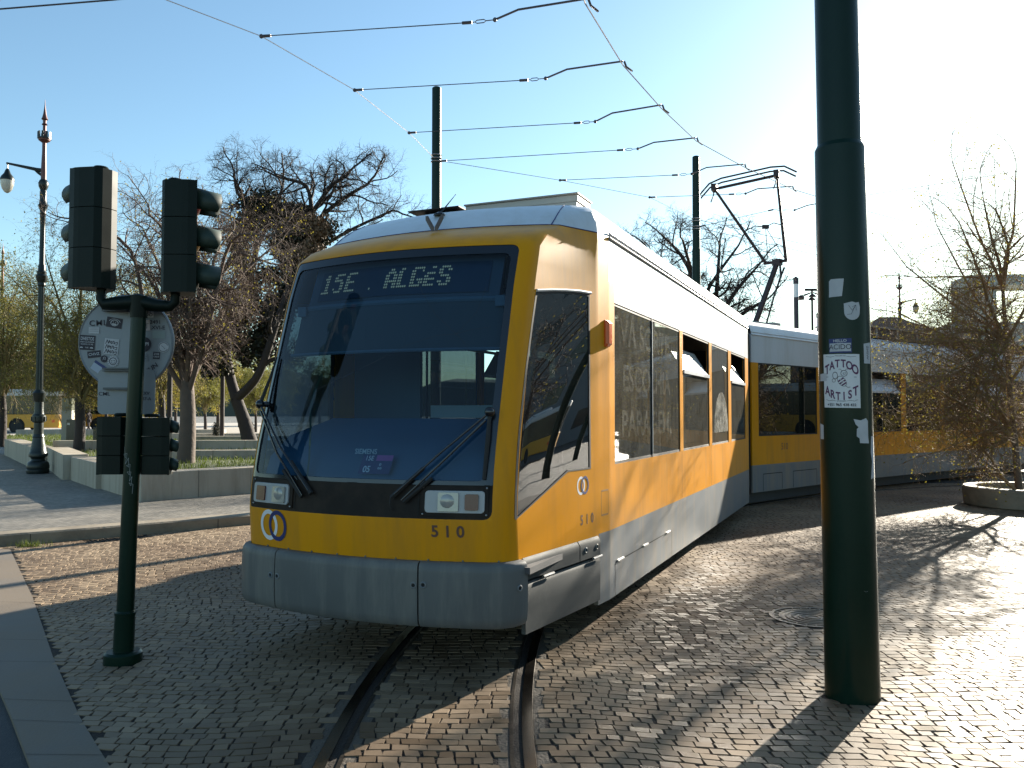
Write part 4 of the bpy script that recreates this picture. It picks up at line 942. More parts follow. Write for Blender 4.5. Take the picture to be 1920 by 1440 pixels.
# tattoo sticker
cx, zc = -.022, 1.778
def tm(o=0.): return lambda x, y: T0(cx + x, zc + y - .02 * x, o)
b = B(); wrap_poly(b, [(-.104, -.150), (.104, -.150), (.104, .150), (-.104, .150)], tm(0), 0, 14)
def arched(st, size, yc, bow, wid, f, mi, bold=.0, flip=1):
    n = len(st)
    for i, ch in enumerate(st):
        t = (i - (n - 1) / 2) / ((n - 1) / 2); put_text(b, ch, size * (1 + .18 * t * t), lambda x, y: f(t * wid + x * .8, yc + bow * (1 - t * t) + y * 1.15 + flip * x * t * -.35), mi, bold=bold)
arched('TATTOO', .052, .062, .034, .078, tm(.0008), 1, .028); arched('ARTIST', .052, -.058, -.030, .078, tm(.0008), 1, .028, -1)
put_text(b, '+351 965 438 432', .0215, lambda x, y: tm(.0008)(x, -.134 + y), 2, bold=.02)
put_text(b, 'WHATSAPP', .009, lambda x, y: tm(.0008)(x, -.113 + y), 2); put_text(b, 'WALKER INK', .010, lambda x, y: tm(.0008)(x, .140 + y), 2)
f = tm(.0008)
for sx in (-1, 1):
    stroke(b, [(sx * .028, -.112), (sx * .05, -.108), (sx * .07, -.112), (sx * .088, -.104)], .0018, f, 2); stroke(b, [(sx * .032, .138), (sx * .055, .134), (sx * .085, .138)], .0018, f, 2)
    stroke(b, [(sx * .07, .022), (sx * .085, .022)], .0022, f, 2)
# little striped bee: wings, round head, banded body, sting
ringpoly(b, -.030, .030, .0125, .0150, f, 2, 18, 1.4); ringpoly(b, -.038, .002, .0085, .0105, f, 2, 16, 1.0)
ringpoly(b, .018, .042, .0150, .0178, f, 2, 22); ringpoly(b, .024, .044, .0, .0030, f, 2, 8); ringpoly(b, .014, .043, .0, .0030, f, 2, 8)
stroke(b, [(.008, .056), (-.002, .066), (-.010, .064)], .0018, f, 2); stroke(b, [(.024, .059), (.034, .068), (.040, .064)], .0018, f, 2); stroke(b, [(.012, .036), (.020, .034), (.026, .037)], .0016, f, 2)
cb, sb_ = math.cos(R_(-55)), math.sin(R_(-55)); be = lambda x, y: f(.006 + x * cb - y * sb_, -.002 + x * sb_ + y * cb)
ringpoly(b, 0, 0, .0300, .0325, be, 2, 26, .62)
for x0 in (-.014, .001, .015):
    w0, w1 = .62 * math.sqrt(max(0, .0305 ** 2 - x0 ** 2)), .62 * math.sqrt(max(0, .0305 ** 2 - (x0 + .008) ** 2)); b.add([be(x0, -w0), be(x0 + .008, -w1), be(x0 + .008, w1), be(x0, w0)], [(0, 1, 2, 3)], 1)
stroke(b, [(.024, -.027), (.036, -.036), (.050, -.034)], .0024, f, 2)
b.build('tattoo_sticker', [PAPER, PURP, INK], gp)
b = B(); f1 = lambda x, y: T0(-.022 + x, 1.975 + y)
wrap_poly(b, [(-.062, -.04), (.062, -.04), (.062, .04), (-.062, .04)], f1, 0, 8); f2 = lambda x, y: T0(-.022 + x, 1.975 + y, .0006)
wrap_poly(b, [(-.058, -.032), (.058, -.032), (.058, .014), (-.058, .014)], f2, 1, 8)
put_text(b, 'HELLO', .020, lambda x, y: f2(x * 1.2, .027 + y), 1, bold=.03); put_text(b, 'my name is', .007, lambda x, y: f2(x, .0165 + y), 1)
f3 = lambda x, y: T0(-.022 + x, 1.975 + y, .0012); put_text(b, 'ACIDO', .040, lambda x, y: f3(x * .95, -.008 + y), 2)
b.build('name_sticker', [NAVY, PAPER2, INK], gp)
def plain(nm, poly, xc, zc_, m=PAPER2, extra=None):
    b = B(); f = lambda x, y: T0(xc + x, zc_ + y); wrap_poly(b, poly, f, 0, 8)
    if extra: extra(b, lambda x, y: T0(xc + x, zc_ + y, .0008))
    b.build(nm, [m, INK], gp)
plain('blank_sticker', [(-.042, -.05), (.030, -.048), (.042, .050), (-.028, .052), (-.040, .040)], -.035, 2.30)
def scr(b, f): stroke(b, [(-.02, .03), (0, .0), (.018, .028), (-.006, -.02), (-.028, -.022)], .002, f, 1); stroke(b, [(0, .02), (.02, .03), (.022, .0)], .002, f, 1)
plain('torn_round_sticker', [(-.045, .040), (-.043, -.012)] + [(.0 + .043 * math.cos(a), -.010 + .043 * math.sin(a)) for a in lin(math.pi * 1.05, 2 * math.pi, 9)] + [(.045, .02), (.038, .048), (.02, .044), (0, .05)], .048, 2.17, extra=scr)
plain('torn_paper', [(-.045, .045), (-.005, .038), (.03, .05), (.045, .035), (.045, -.055), (.05, -.09), (-.012, -.088), (-.014, -.062), (-.03, -.05), (-.028, -.01), (-.018, 0), (-.034, .015)], .085, 1.52)
plain('side_sticker', [(-.03, -.06), (.03, -.06), (.035, .06), (-.03, .05)], .142, 1.935, extra=lambda b, f: put_text(b, 'WINS', .03, lambda x, y: f(y, x), 1))
plain('tape_piece', [(-.03, -.02), (.03, -.02), (.03, .025), (-.03, .02)], -.135, 1.80)
plain('paper_scrap', [(-.02, -.04), (.02, -.04), (.02, .04), (-.02, .05)], -.160, 1.49)
plain('edge_paper', [(-.02, -.10), (.02, -.09), (.02, .14), (-.008, .14), (-.015, .05), (-.004, 0)], .165, 1.33)
b = B(); stroke(b, [(.075, .62), (.085, .615), (.102, .618)], .0012, lambda x, y: T0(x, y)); b.build('scratch', mat('scratch_grey', (.22, .24, .24), .6), gp)

# ---------------------------------------------------------------- traffic light post (left)
tp = thing('traffic_light_post', (-2.507, 5.42, 0), 'dark green traffic light post carrying four signal heads and the back of a round sign', 'traffic light')
pt = lambda z: Vector((-2.507 + .030 * z, 5.42, z))
def seg(z0, z1, r0, r1, b, n=28): b.tube([pt(z0), pt(z1)], [r0, r1], n)
b = B(); b.lathe([(.115, -.02), (.118, .0), (.115, .055), (.10, .068), (.06, .07)], pt(0), 32); b.build('base_flange', GRN, tp, smooth=35)
b = B(); seg(.03, .30, .064, .062, b); seg(.30, .315, .066, .066, b); seg(.315, .33, .06, .052, b); b.build('lower_sleeve', GRN, tp, smooth=35)
b = B(); seg(.3, 2.30, .054, .046, b); b.build('shaft', GRN, tp, smooth=35)
b = B()
Pm = lambda x, z, y=0.: (x, 5.42 + y, z)
b.tube([Pm(-2.685, 2.42), Pm(-2.69, 2.345), Pm(-2.665, 2.31), Pm(-2.58, 2.315), Pm(-2.44, 2.325), Pm(-2.32, 2.30), Pm(-2.235, 2.295), Pm(-2.205, 2.32), Pm(-2.20, 2.40)], [.03, .032, .038, .045, .055, .042, .036, .032, .03], 14)
b.tube([pt(2.22), pt(2.36)], [.052, .062], 20)
b.build('bracket_arm', GRN2, tp, smooth=45)
def head(cx, z0, z1, face, wdt, dep, par, ay=0., n=3, y0=0., VL=.165):
    """traffic signal seen from its side: lenses and visors point along `face` (world azimuth)"""
    a = R_(face); fx = Vector((math.sin(a), math.cos(a), 0)); rx = Vector((math.cos(a), -math.sin(a), 0)); c = Vector((cx, 5.42 + y0, 0))
    P = lambda r, f, z: c + rx * r + fx * f + Vector((0, 0, z))
    prof = [(-wdt / 2, dep * .5), (wdt / 2, dep * .5), (wdt / 2, dep * .28), (wdt * .46, dep * .1), (wdt * .30, -dep * .42), (wdt * .12, -dep * .5), (-wdt * .12, -dep * .5), (-wdt * .30, -dep * .42), (-wdt * .46, dep * .1), (-wdt / 2, dep * .28)]
    hh = (z1 - z0) / n; b = B()
    for k in range(n):
        za, zb = z0 + hh * k + .0025, z0 + hh * (k + 1) - .0025; m = len(prof)
        b.add([P(r, f, za) for r, f in prof] + [P(r, f, zb) for r, f in prof], [tuple(range(m)), tuple(range(m, 2 * m))[::-1]] + [(i, i + m, (i + 1) % m + m, (i + 1) % m) for i in range(m)])
    b.box(P(0, dep * .51, (z0 + z1) / 2), (.012, .012, .01)); h = b.build('signal_head', GRN2, par)
    b = B(); b.add([P(r, f, z) for z in (z0, z1) for r, f in ((-wdt * .5, dep * .5), (wdt * .5, dep * .5), (wdt * .5, dep * .5 + .012), (-wdt * .5, dep * .5 + .012))], [(0, 1, 2, 3), (7, 6, 5, 4), (0, 4, 5, 1), (1, 5, 6, 2), (2, 6, 7, 3), (3, 7, 4, 0)])
    b.build('front_plate', GRN2, h)
    b = B(); b.lathe([(.045, 0), (.05, .012), (.042, .022), (.02, .024)], P(0, -.02, z1), 16); b.build('top_cap', GRN2, h, smooth=40)
    r0 = min(hh * .40, wdt * .42)
    for k in range(n):
        zc = z0 + hh * (k + .5); b = B(); L = VL; N = 16; vs = []
        for i in range(N + 1):
            t = R_(-35) + (math.pi + R_(70)) * i / N; cr, sr = math.cos(t), math.sin(t)
            vs += [P(r0 * cr, dep * .5 + .01, zc + r0 * sr), P(r0 * cr * .97, dep * .5 + L * (1 - .28 * max(0, -sr) - .0), zc + r0 * sr * .90 - .018)]
        b.add(vs, [(2 * i, 2 * i + 1, 2 * i + 3, 2 * i + 2) for i in range(N)]); o = b.build('visor', VIS, h, smooth=50)
        md = o.modifiers.new('thickness', 'SOLIDIFY'); md.thickness = .004
        b = B(); q = P(0, dep * .5 + .004, zc); Mt = Matrix.Translation(q) @ fx.to_track_quat('Z', 'Y').to_matrix().to_4x4(); b.lathe([(r0 * .92, 0), (r0 * .8, .02), (r0 * .4, .035), (.001, .04)], M=Mt, n=20, caps=False)
        col = ((.004, .02, .012), (.04, .022, .004), (.035, .004, .004))[k] ; b.build('lens', mat('unlit_lens_%d' % k, col, .25), h, smooth=60)
    return h
head(-2.715, 2.405, 3.19, -58, .27, .19, tp); head(-2.19, 2.375, 3.11, 68, .25, .20, tp)
head(-2.60, 1.195, 1.575, -70, .20, .16, tp, y0=.10, VL=.06); head(-2.36, 1.195, 1.570, 72, .22, .17, tp, y0=.09, VL=.06)
# round sign seen from the back, leaning a little
sg_c = Vector((-2.578, 5.54, 2.07)); rd = B()
tilt = R_(2.5)
def sgn(x, y, o=0.): return (sg_c.x + x * math.cos(tilt) - y * math.sin(tilt), sg_c.y - .0 - o, sg_c.z + y * math.cos(tilt) + x * math.sin(tilt))
N = 56; b = B(); rimv = []
for r, yy in ((.001, .0), (.304, 0.), (.313, .006), (.319, -.004), (.319, -.022), (.307, -.022)): rimv.append([sgn(r * math.cos(2 * math.pi * i / N), r * math.sin(2 * math.pi * i / N), yy) for i in range(N)])
b.add([p for r in rimv for p in r], [(k * N + i, k * N + (i + 1) % N, (k + 1) * N + (i + 1) % N, (k + 1) * N + i) for k in range(5) for i in range(N)]); b.add([rimv[5][i] for i in range(N)], [tuple(range(N))])
sb = b.build('round_sign_back', ALU, tp, smooth=30)
b = B()
for yy, ln in ((.225, .075), (-.175, .09)): b.box(sgn(-.055, yy, .022), (ln + .09, .03, .012)); b.box(sgn(-.055, yy - .015, .022), (ln + .09, .03, .006)); 
b.build('mounting_rail', mat('clamp_grey', (.08, .085, .09), .5, metal=.5), sb)
u = lambda px, py: ((px - 704) / 1440 * .833, -(py - 622) / 1440 * .833)   # zoomed-photo units on the disc -> metres
def sf(o=.003): return lambda x, y: sgn(x, y, o)
b = B()
x, y = u(395, 388); put_text(b, 'CML', .052, lambda a, c: sgn(x + a * 1.1, y + c, .003), bold=.012, space=1.15)
x2, y2 = u(1055, 405); put_text(b, '2491', .036, lambda a, c: sgn(x2 + a * 1.05, y2 + c - a * .05, .003), bold=.012)
x3, y3 = u(1070, 470); put_text(b, 'LXVI-E', .036, lambda a, c: sgn(x3 + a * 1.05, y3 + c - a * .05, .003), bold=.012)
x4, y4 = u(1000, 935); put_text(b, 'SUN', .044, lambda a, c: sgn(x4 + a * .86 - c * .5, y4 + c * .86 + a * .58, .004), bold=.02)
b.build('sign_lettering', INK, sb)
def stk(px, py, w_, h_, rot, m, nm, deco=None, mats=None):
    b = B(); cx_, cy_ = u(px, py); W_, H_ = w_ / 1440 * .813 / 2, h_ / 1440 * .813 / 2; c, s_ = math.cos(R_(rot)), math.sin(R_(rot))
    f = lambda a, e, o=.0: sgn(cx_ + a * c - e * s_, cy_ + a * s_ + e * c, .0035 + o); b.add([f(a, e) for a, e in ((-W_, -H_), (W_, -H_), (W_, H_), (-W_, H_))], [(0, 1, 2, 3)])
    if deco: deco(b, lambda a, e: f(a * W_, e * H_, .001))
    b.build(nm, mats or [m, INK, PAPER2], sb)
def rnd(px, py, r, m, nm, deco=None):
    b = B(); cx_, cy_ = u(px, py); rr_ = r / 1440 * .813; b.add([sgn(cx_ + rr_ * math.cos(t), cy_ + rr_ * math.sin(t), .0042) for t in [k * math.pi / 12 for k in range(24)]], [tuple(range(24))])
    if deco: deco(b, lambda a, e: sgn(cx_ + a * rr_, cy_ + e * rr_, .005))
    b.build(nm, [m, INK, PAPER2], sb)
def d_face(b, f): ringpoly(b, .05, -.05, .42, .52, f, 2, 20, 1.2); ringpoly(b, .05, .0, .70, .78, f, 2, 20, 1.0, .3, 2.8); stroke(b, [(-.15, .2), (-.05, .05)], .08, f, 2); stroke(b, [(.25, .2), (.15, .05)], .08, f, 2); b.add([f(x, y) for x, y in ((-.3, -.5), (.4, -.5), (.3, -.15), (-.2, -.15))], [(0, 1, 2, 3)], 2)
stk(580, 390, 185, 120, -12, INK, 'portrait_sticker', d_face)
DP = lambda t, n=4, sz=1.: (lambda b, f: [stroke(b, [(-.85, .7 - k * 1.5 / n), (.85, .7 - k * 1.5 / n)], .06, f, 1) for k in range(n)])
def d_dh(b, f):
    put_text(b, 'DHESTOE', .42, lambda x, y: f(x * .95, .52 + y * 1.5), 2, bold=.02); put_text(b, 'AND CALIFORNIA', .22, lambda x, y: f(x, .08 + y * 1.1), 2, bold=.02); put_text(b, 'SCHOOL OF ME', .22, lambda x, y: f(x, -.22 + y * 1.1), 2, bold=.02)
    for cx_ in (-.68, .62): ringpoly(b, cx_, -.75, 0, .22, f, 2, 12, .8, 0, math.pi)
    put_text(b, 'THE', .25, lambda x, y: f(x, -.68 + y), 2, bold=.02)
stk(262, 607, 185, 175, -6, INK, 'lettered_sticker', d_dh)
def d_tag(b, f):
    for k in range(3):
        y0 = .55 - k * .6; stroke(b, [(-.85, y0 - .25), (-.65, y0 + .28), (-.45, y0 - .2), (-.35, y0 + .25), (-.25, y0 - .05), (-.05, y0 + .15), (-.1, y0 - .2), (.12, y0 - .1), (.15, y0 + .18), (.35, y0 + .1), (.3, y0 - .2), (.55, y0 + .0), (.8, y0 + .05), (.75, y0 - .3), (.5, y0 - .3)], .085, f, 1)
stk(540, 665, 170, 185, -8, PAPER2, 'scribbled_sticker', d_tag)
stk(338, 745, 155, 80, 4, INK, 'tag_sticker', lambda b, f: put_text(b, 'CHVZ', .9, lambda x, y: f(x * .7, y * 1.2), 2, bold=.01))
rnd(453, 803, 42, INK, 'round_black_sticker', lambda b, f: (ringpoly(b, .1, .2, .25, .38, f, 2, 14), stroke(b, [(-.5, -.3), (0, 0), (.5, -.3)], .08, f, 2)))
def d_sun(b, f):
    ringpoly(b, 0, 0, .55, .68, f, 1, 24); [ringpoly(b, .88 * math.cos(t), .88 * math.sin(t), 0, .07, f, 1, 6) for t in lin(0, 6.28, 14)]
    ringpoly(b, -.2, .1, .0, .10, f, 1, 8); ringpoly(b, .2, .1, 0, .10, f, 1, 8); ringpoly(b, 0, -.1, .25, .32, f, 1, 10, 1, math.pi, 2 * math.pi)
rnd(555, 835, 66, PAPER2, 'round_face_sticker', d_sun)
stk(395, 910, 185, 115, -36, mat('pale_blue_paper', (.34, .38, .46), .7), 'plain_label_sticker', lambda b, f: b.add([f(x, y) for x, y in ((-1, .45), (1, .45), (1, 1), (-1, 1))], [(0, 1, 2, 3)], 1), [mat('pale_blue_paper', (.34, .38, .46), .7), NAVY, PAPER2])
stk(530, 1027, 92, 88, -5, INK, 'black_square_sticker', lambda b, f: put_text(b, 'XXU', .75, lambda x, y: f(x, y * 1.1), 2, bold=.02))
stk(345, 468, 125, 75, -3, PAPER2, 'faded_sticker', DP('', 3))
stk(985, 298, 110, 100, -4, PAPER2, 'doodle_sticker', lambda b, f: (ringpoly(b, 0, .45, .22, .32, f, 1, 14), ringpoly(b, -.45, -.35, .25, .38, f, 1, 14), ringpoly(b, .4, -.35, .25, .38, f, 1, 14), stroke(b, [(-.3, .3), (-.5, -.1)], .09, f, 1), stroke(b, [(.3, .3), (.5, -.1)], .09, f, 1)))
stk(945, 438, 95, 125, 3, mat('pinkish_paper', (.46, .38, .38), .7), 'pale_pink_sticker', lambda b, f: stroke(b, [(-.6, .3), (-.1, .35), (-.1, -.5), (.2, -.5), (.2, .3), (.7, .35)], .08, f, 1), [mat('pinkish_paper', (.46, .38, .38), .7), INK, PAPER2])
rnd(915, 655, 88, INK, 'big_round_sticker', lambda b, f: put_text(b, 'ABPI', .62, lambda x, y: f(x * 1.1, y), 2, bold=.03))
rnd(1140, 697, 62, PAPER2, 'clock_sticker', lambda b, f: (ringpoly(b, 0, 0, .8, .9, f, 1, 24, 1, .3, 5.8), stroke(b, [(-.4, .3), (0, 0), (.3, -.4)], .06, f, 1)))
stk(1057, 790, 82, 85, -6, INK, 'small_tag_sticker', lambda b, f: (put_text(b, 'ZOE', .8, lambda x, y: f(x, .35 + y), 2, bold=.01), put_text(b, 'CREW', .6, lambda x, y: f(x, -.4 + y), 2, bold=.01)))
stk(1090, 550, 150, 90, -3, mat('green_grey_paper', (.22, .26, .26), .8), 'weathered_sticker')
stk(905, 1030, 75, 100, 0, PAPER2, 'brush_sticker', lambda b, f: put_text(b, 'W', 1.7, lambda x, y: f(x, y), 1, bold=.05))
stk(905, 810, 100, 80, 10, ALU, 'splash_sticker', lambda b, f: [stroke(b, [(0, 0), (.8 * math.cos(t), .8 * math.sin(t))], .08, f, 1) for t in (.2, 1., 2.4, 3.6, 4.8, 5.6)])
pb = B(); pc2 = Vector((-2.566, 5.535, 1.74)); P = rr_poly(-.190, .190, -.150, .150, .035, n=5)
def pf(x, y, o=0.): return (pc2.x + x, pc2.y - o, pc2.z + y)
m = len(P); pb.add([pf(x, y, .002) for x, y in P] + [pf(x, y, -.008) for x, y in P], [tuple(range(m)), tuple(range(m, 2 * m))[::-1]] + [(i, (i + 1) % m, m + (i + 1) % m, m + i) for i in range(m)])
plt = pb.build('lower_plate_back', ALU, tp)
b = B(); put_text(b, 'CML', .034, lambda a, c: pf(-.145 + a * 1.15, -.015 + c, .004), bold=.01); put_text(b, 'XXV', .030, lambda a, c: pf(.125 + a, -.012 + c, .004), bold=.01); put_text(b, '0937-A', .030, lambda a, c: pf(.122 + a, -.048 + c, .004), bold=.01); b.build('plate_lettering', INK, plt)
b = B(); b.box(pf(-.06, .02, .02), (.16, .03, .014)); b.build('mounting_rail', mat('clamp_grey', (.08, .085, .09), .5), plt)
b = B(); ff = lambda x, y: (pt(y).x + x, 5.42 - math.sqrt(max(1e-5, .0525 ** 2 - x * x)) - .001, y)
gf = [(-.035, 1.38), (-.022, 1.31), (-.040, 1.33), (-.01, 1.34), (-.02, 1.27), (0, 1.31), (.005, 1.25), (-.012, 1.26), (.012, 1.27), (.01, 1.20), (-.005, 1.22), (.018, 1.22), (.012, 1.16), (.025, 1.19), (.022, 1.13), (.01, 1.15), (.032, 1.14), (.03, 1.08)]
stroke(b, gf, .0022, ff); b.build('scratched_tag', mat('scratch_grey', (.22, .24, .24), .6), tp)

# ---------------------------------------------------------------- overhead line poles and wires
def cat_pole(x, y, H, r, step, label, rings, lean=0.):
    t = thing('catenary_pole', (x, y, 0), label, 'pole'); c = lambda z: Vector((x + lean * z, y, z))
    b = B(); b.tube([c(-.05), c(step)], [r * 1.12, r * 1.1], 24); b.build('lower_shaft', GRN, t, smooth=30)
    b = B(); b.tube([c(step - .02), c(H)], [r, r * .95], 24); b.tube([c(H), c(H + .02)], [r * .95, r * .7], 24); b.build('upper_shaft', GRN, t, smooth=30)
    b = B()
    for z in rings: b.tube([c(z) + Vector((math.cos(a), math.sin(a), 0)) * (r + .008) for a in lin(0, 6.28, 20)][:-1], .010, 5, closed=True)
    b.build('wire_clamp', STEEL, t); return t
cat_pole(-1.40, 15.25, 7.62, .088, 3.6, 'tall dark green catenary pole rising behind the tram cab', (6.24, 6.30, 6.36))
cat_pole(4.33, 19.5, 7.65, .088, 5.45, 'dark green catenary pole rising behind the tram roof left of the pantograph', (6.12, 6.18, 5.93, 5.99), .003)
WIRE = mat('overhead_wire', (.10, .09, .10), .45, metal=.6); CWM = mat('contact_wire', (.22, .19, .18), .35, metal=.8)
def wire(nm, pts, r, label, m=WIRE, cat='wire', group=None, sag=0.):
    b = B(); P = []
    for p, q in zip(pts, pts[1:]):
        for t in lin(0, 1, 8)[:-1]: P.append((p[0] + (q[0] - p[0]) * t, p[1] + (q[1] - p[1]) * t, p[2] + (q[2] - p[2]) * t - 4 * sag * t * (1 - t)))
    P.append(pts[-1]); b.tube(P, r, 5); return b.build(nm, m, label=label, cat=cat, group=group)
cw = [gnd(x, y, 6.0) for x, y in ((1097, 6), (1168, 122), (1240, 203), (1305, 264), (1395, 313), (1487, 355))]
pre = [(-1.2, .0, 6.0), (.15, 5.8, 6.0), (.5, 7.6, 6.0)]
post = [(7.3, 17.7, 6.0), (9.6, 19.4, 6.0), (12.6, 21.2, 6.0), (20, 25, 6.0), (32, 30, 6.0)]
wire('contact_wire', pre + cw + post, .0075, 'curved overhead contact wire touched by the tram pantograph', CWM, group=None)
sc_ = [(-6.6, 6.3, 6.3)] + [gnd(x, y, 6.3) for x, y in ((490, 68), (665, 169), (767, 249))] + [(-1.40, 15.25, 6.27)]
wire('support_cable', sc_, .006, 'steel support cable running from upper left down to the nearer catenary pole', STEEL)
sc2 = [(-1.38, 15.25, 6.27), gnd(1050, 338, 6.25), gnd(1218, 370, 6.2), (4.33, 19.5, 6.15)]
wire('support_cable', sc2, .006, 'thin support cable strung between the two catenary poles', STEEL)
def span(pa, za, pk, pb_, pb, zb, label, ends=True):
    """pull-off: wire from the cable at px pa, shackle at pk, kinked arm to the contact wire at pb"""
    A = Vector(pa if len(pa) == 3 else gnd(*pa, za)); Bq = Vector(gnd(*pb, zb)); nrm = Vector((-(Bq - A).y, (Bq - A).x, 0))
    def onp(px_):
        r = Vector(ray(*px_)); t = nrm.dot(A - Vector((0, 0, EYE))) / nrm.dot(r); return Vector((0, 0, EYE)) + r * t
    K1, K2, K3 = onp(pk[0]), onp(pk[1]), onp(pk[2])
    t = thing('span_wire', tuple(A), label, 'wire', group='pull-off wires holding the contact wire')
    b = B(); b.tube([A, K1], .0065, 5); b.build('wire', WIRE, t)
    b = B(); b.tube([A, A + (K1 - A).normalized() * .14], .018, 6); b.sphere(A, .028, 6); b.build('clamp', WIRE, t); b = B(); b.tube([K1 - (K1 - A).normalized() * .12, K1], .018, 6); b.build('clamp', WIRE, t)
    b = B(); d = (K2 - K1); p = K1 + d * .12; q = K1 + d * .62; up = Vector((0, 0, .018))
    b.tube([p, p.lerp(q, .2) + up, p.lerp(q, .8) + up, q, p.lerp(q, .8) - up, p.lerp(q, .2) - up], .006, 5, closed=True); b.tube([K1, p], .006, 5); b.tube([q, K2], .006, 5); b.build('shackle', WIRE, t)
    b = B(); b.sphere(K2, .026, 6); b.tube([K2, K3, Bq + Vector((0, 0, .05))], .012, 6); b.tube([Bq + Vector((.02, .02, .06)), Bq + Vector((.05, .05, .0)), Bq + Vector((.14, .16, -.01))], .014, 5); b.build('pull_off_arm', WIRE, t)
span((490, 68), 6.3, ((885, 42), (928, 37), (972, 18)), None, (1100, 6), 6.03, 'highest kinked span wire crossing the sky above the tram')
span((665, 169), 6.3, ((990, 150), (1023, 147), (1063, 130)), None, (1168, 122), 6.03, 'second kinked span wire from the top, passing the nearer catenary pole top')
span((767, 249), 6.3, ((1090, 230), (1116, 228), (1148, 212)), None, (1240, 203), 6.03, 'third kinked span wire from the top, right above the cab roof')
span((-1.33, 15.2, 6.24), 6.3, ((1170, 281), (1196, 279), (1226, 267)), None, (1305, 264), 6.03, 'fourth kinked span wire starting at the nearer catenary pole')
span((1050, 338), 6.25, ((1272, 328), (1297, 326), (1325, 314)), None, (1395, 313), 6.03, 'span wire reaching the contact wire just above the pantograph')
span((1218, 370), 6.2, ((1378, 364), (1398, 363), (1420, 354)), None, (1485, 354), 6.03, 'span wire passing behind the pantograph frame')
span((4.42, 19.45, 5.98), 6.2, ((1450, 393), (1490, 394), (1514, 385)), None, (1560, 381), 6.03, 'lowest span wire running from the farther catenary pole to the right')
wire('overhead_wire', [gnd(-60, 20, 6.2), gnd(0, 17, 6.2), gnd(210, 0, 6.2), gnd(500, -28, 6.2)], .010, 'dark overhead cable cutting the top left corner of the sky')
wire('overhead_wire', [(4.42, 19.5, 6.15), (18, 29, 5.7), (40, 44, 5.2)], .007, 'upper of two parallel wires leaving the farther catenary pole to the right')
wire('overhead_wire', [(4.45, 19.5, 5.95), (18, 29.4, 5.55), (40, 44.4, 5.1)], .007, 'lower of two parallel wires leaving the farther catenary pole to the right')
wire('overhead_wire', [gnd(1535, 385, 5.9), gnd(1625, 366, 6.05), gnd(1930, 318, 6.3)], .006, 'thin wire rising to the right beyond the sticker pole')
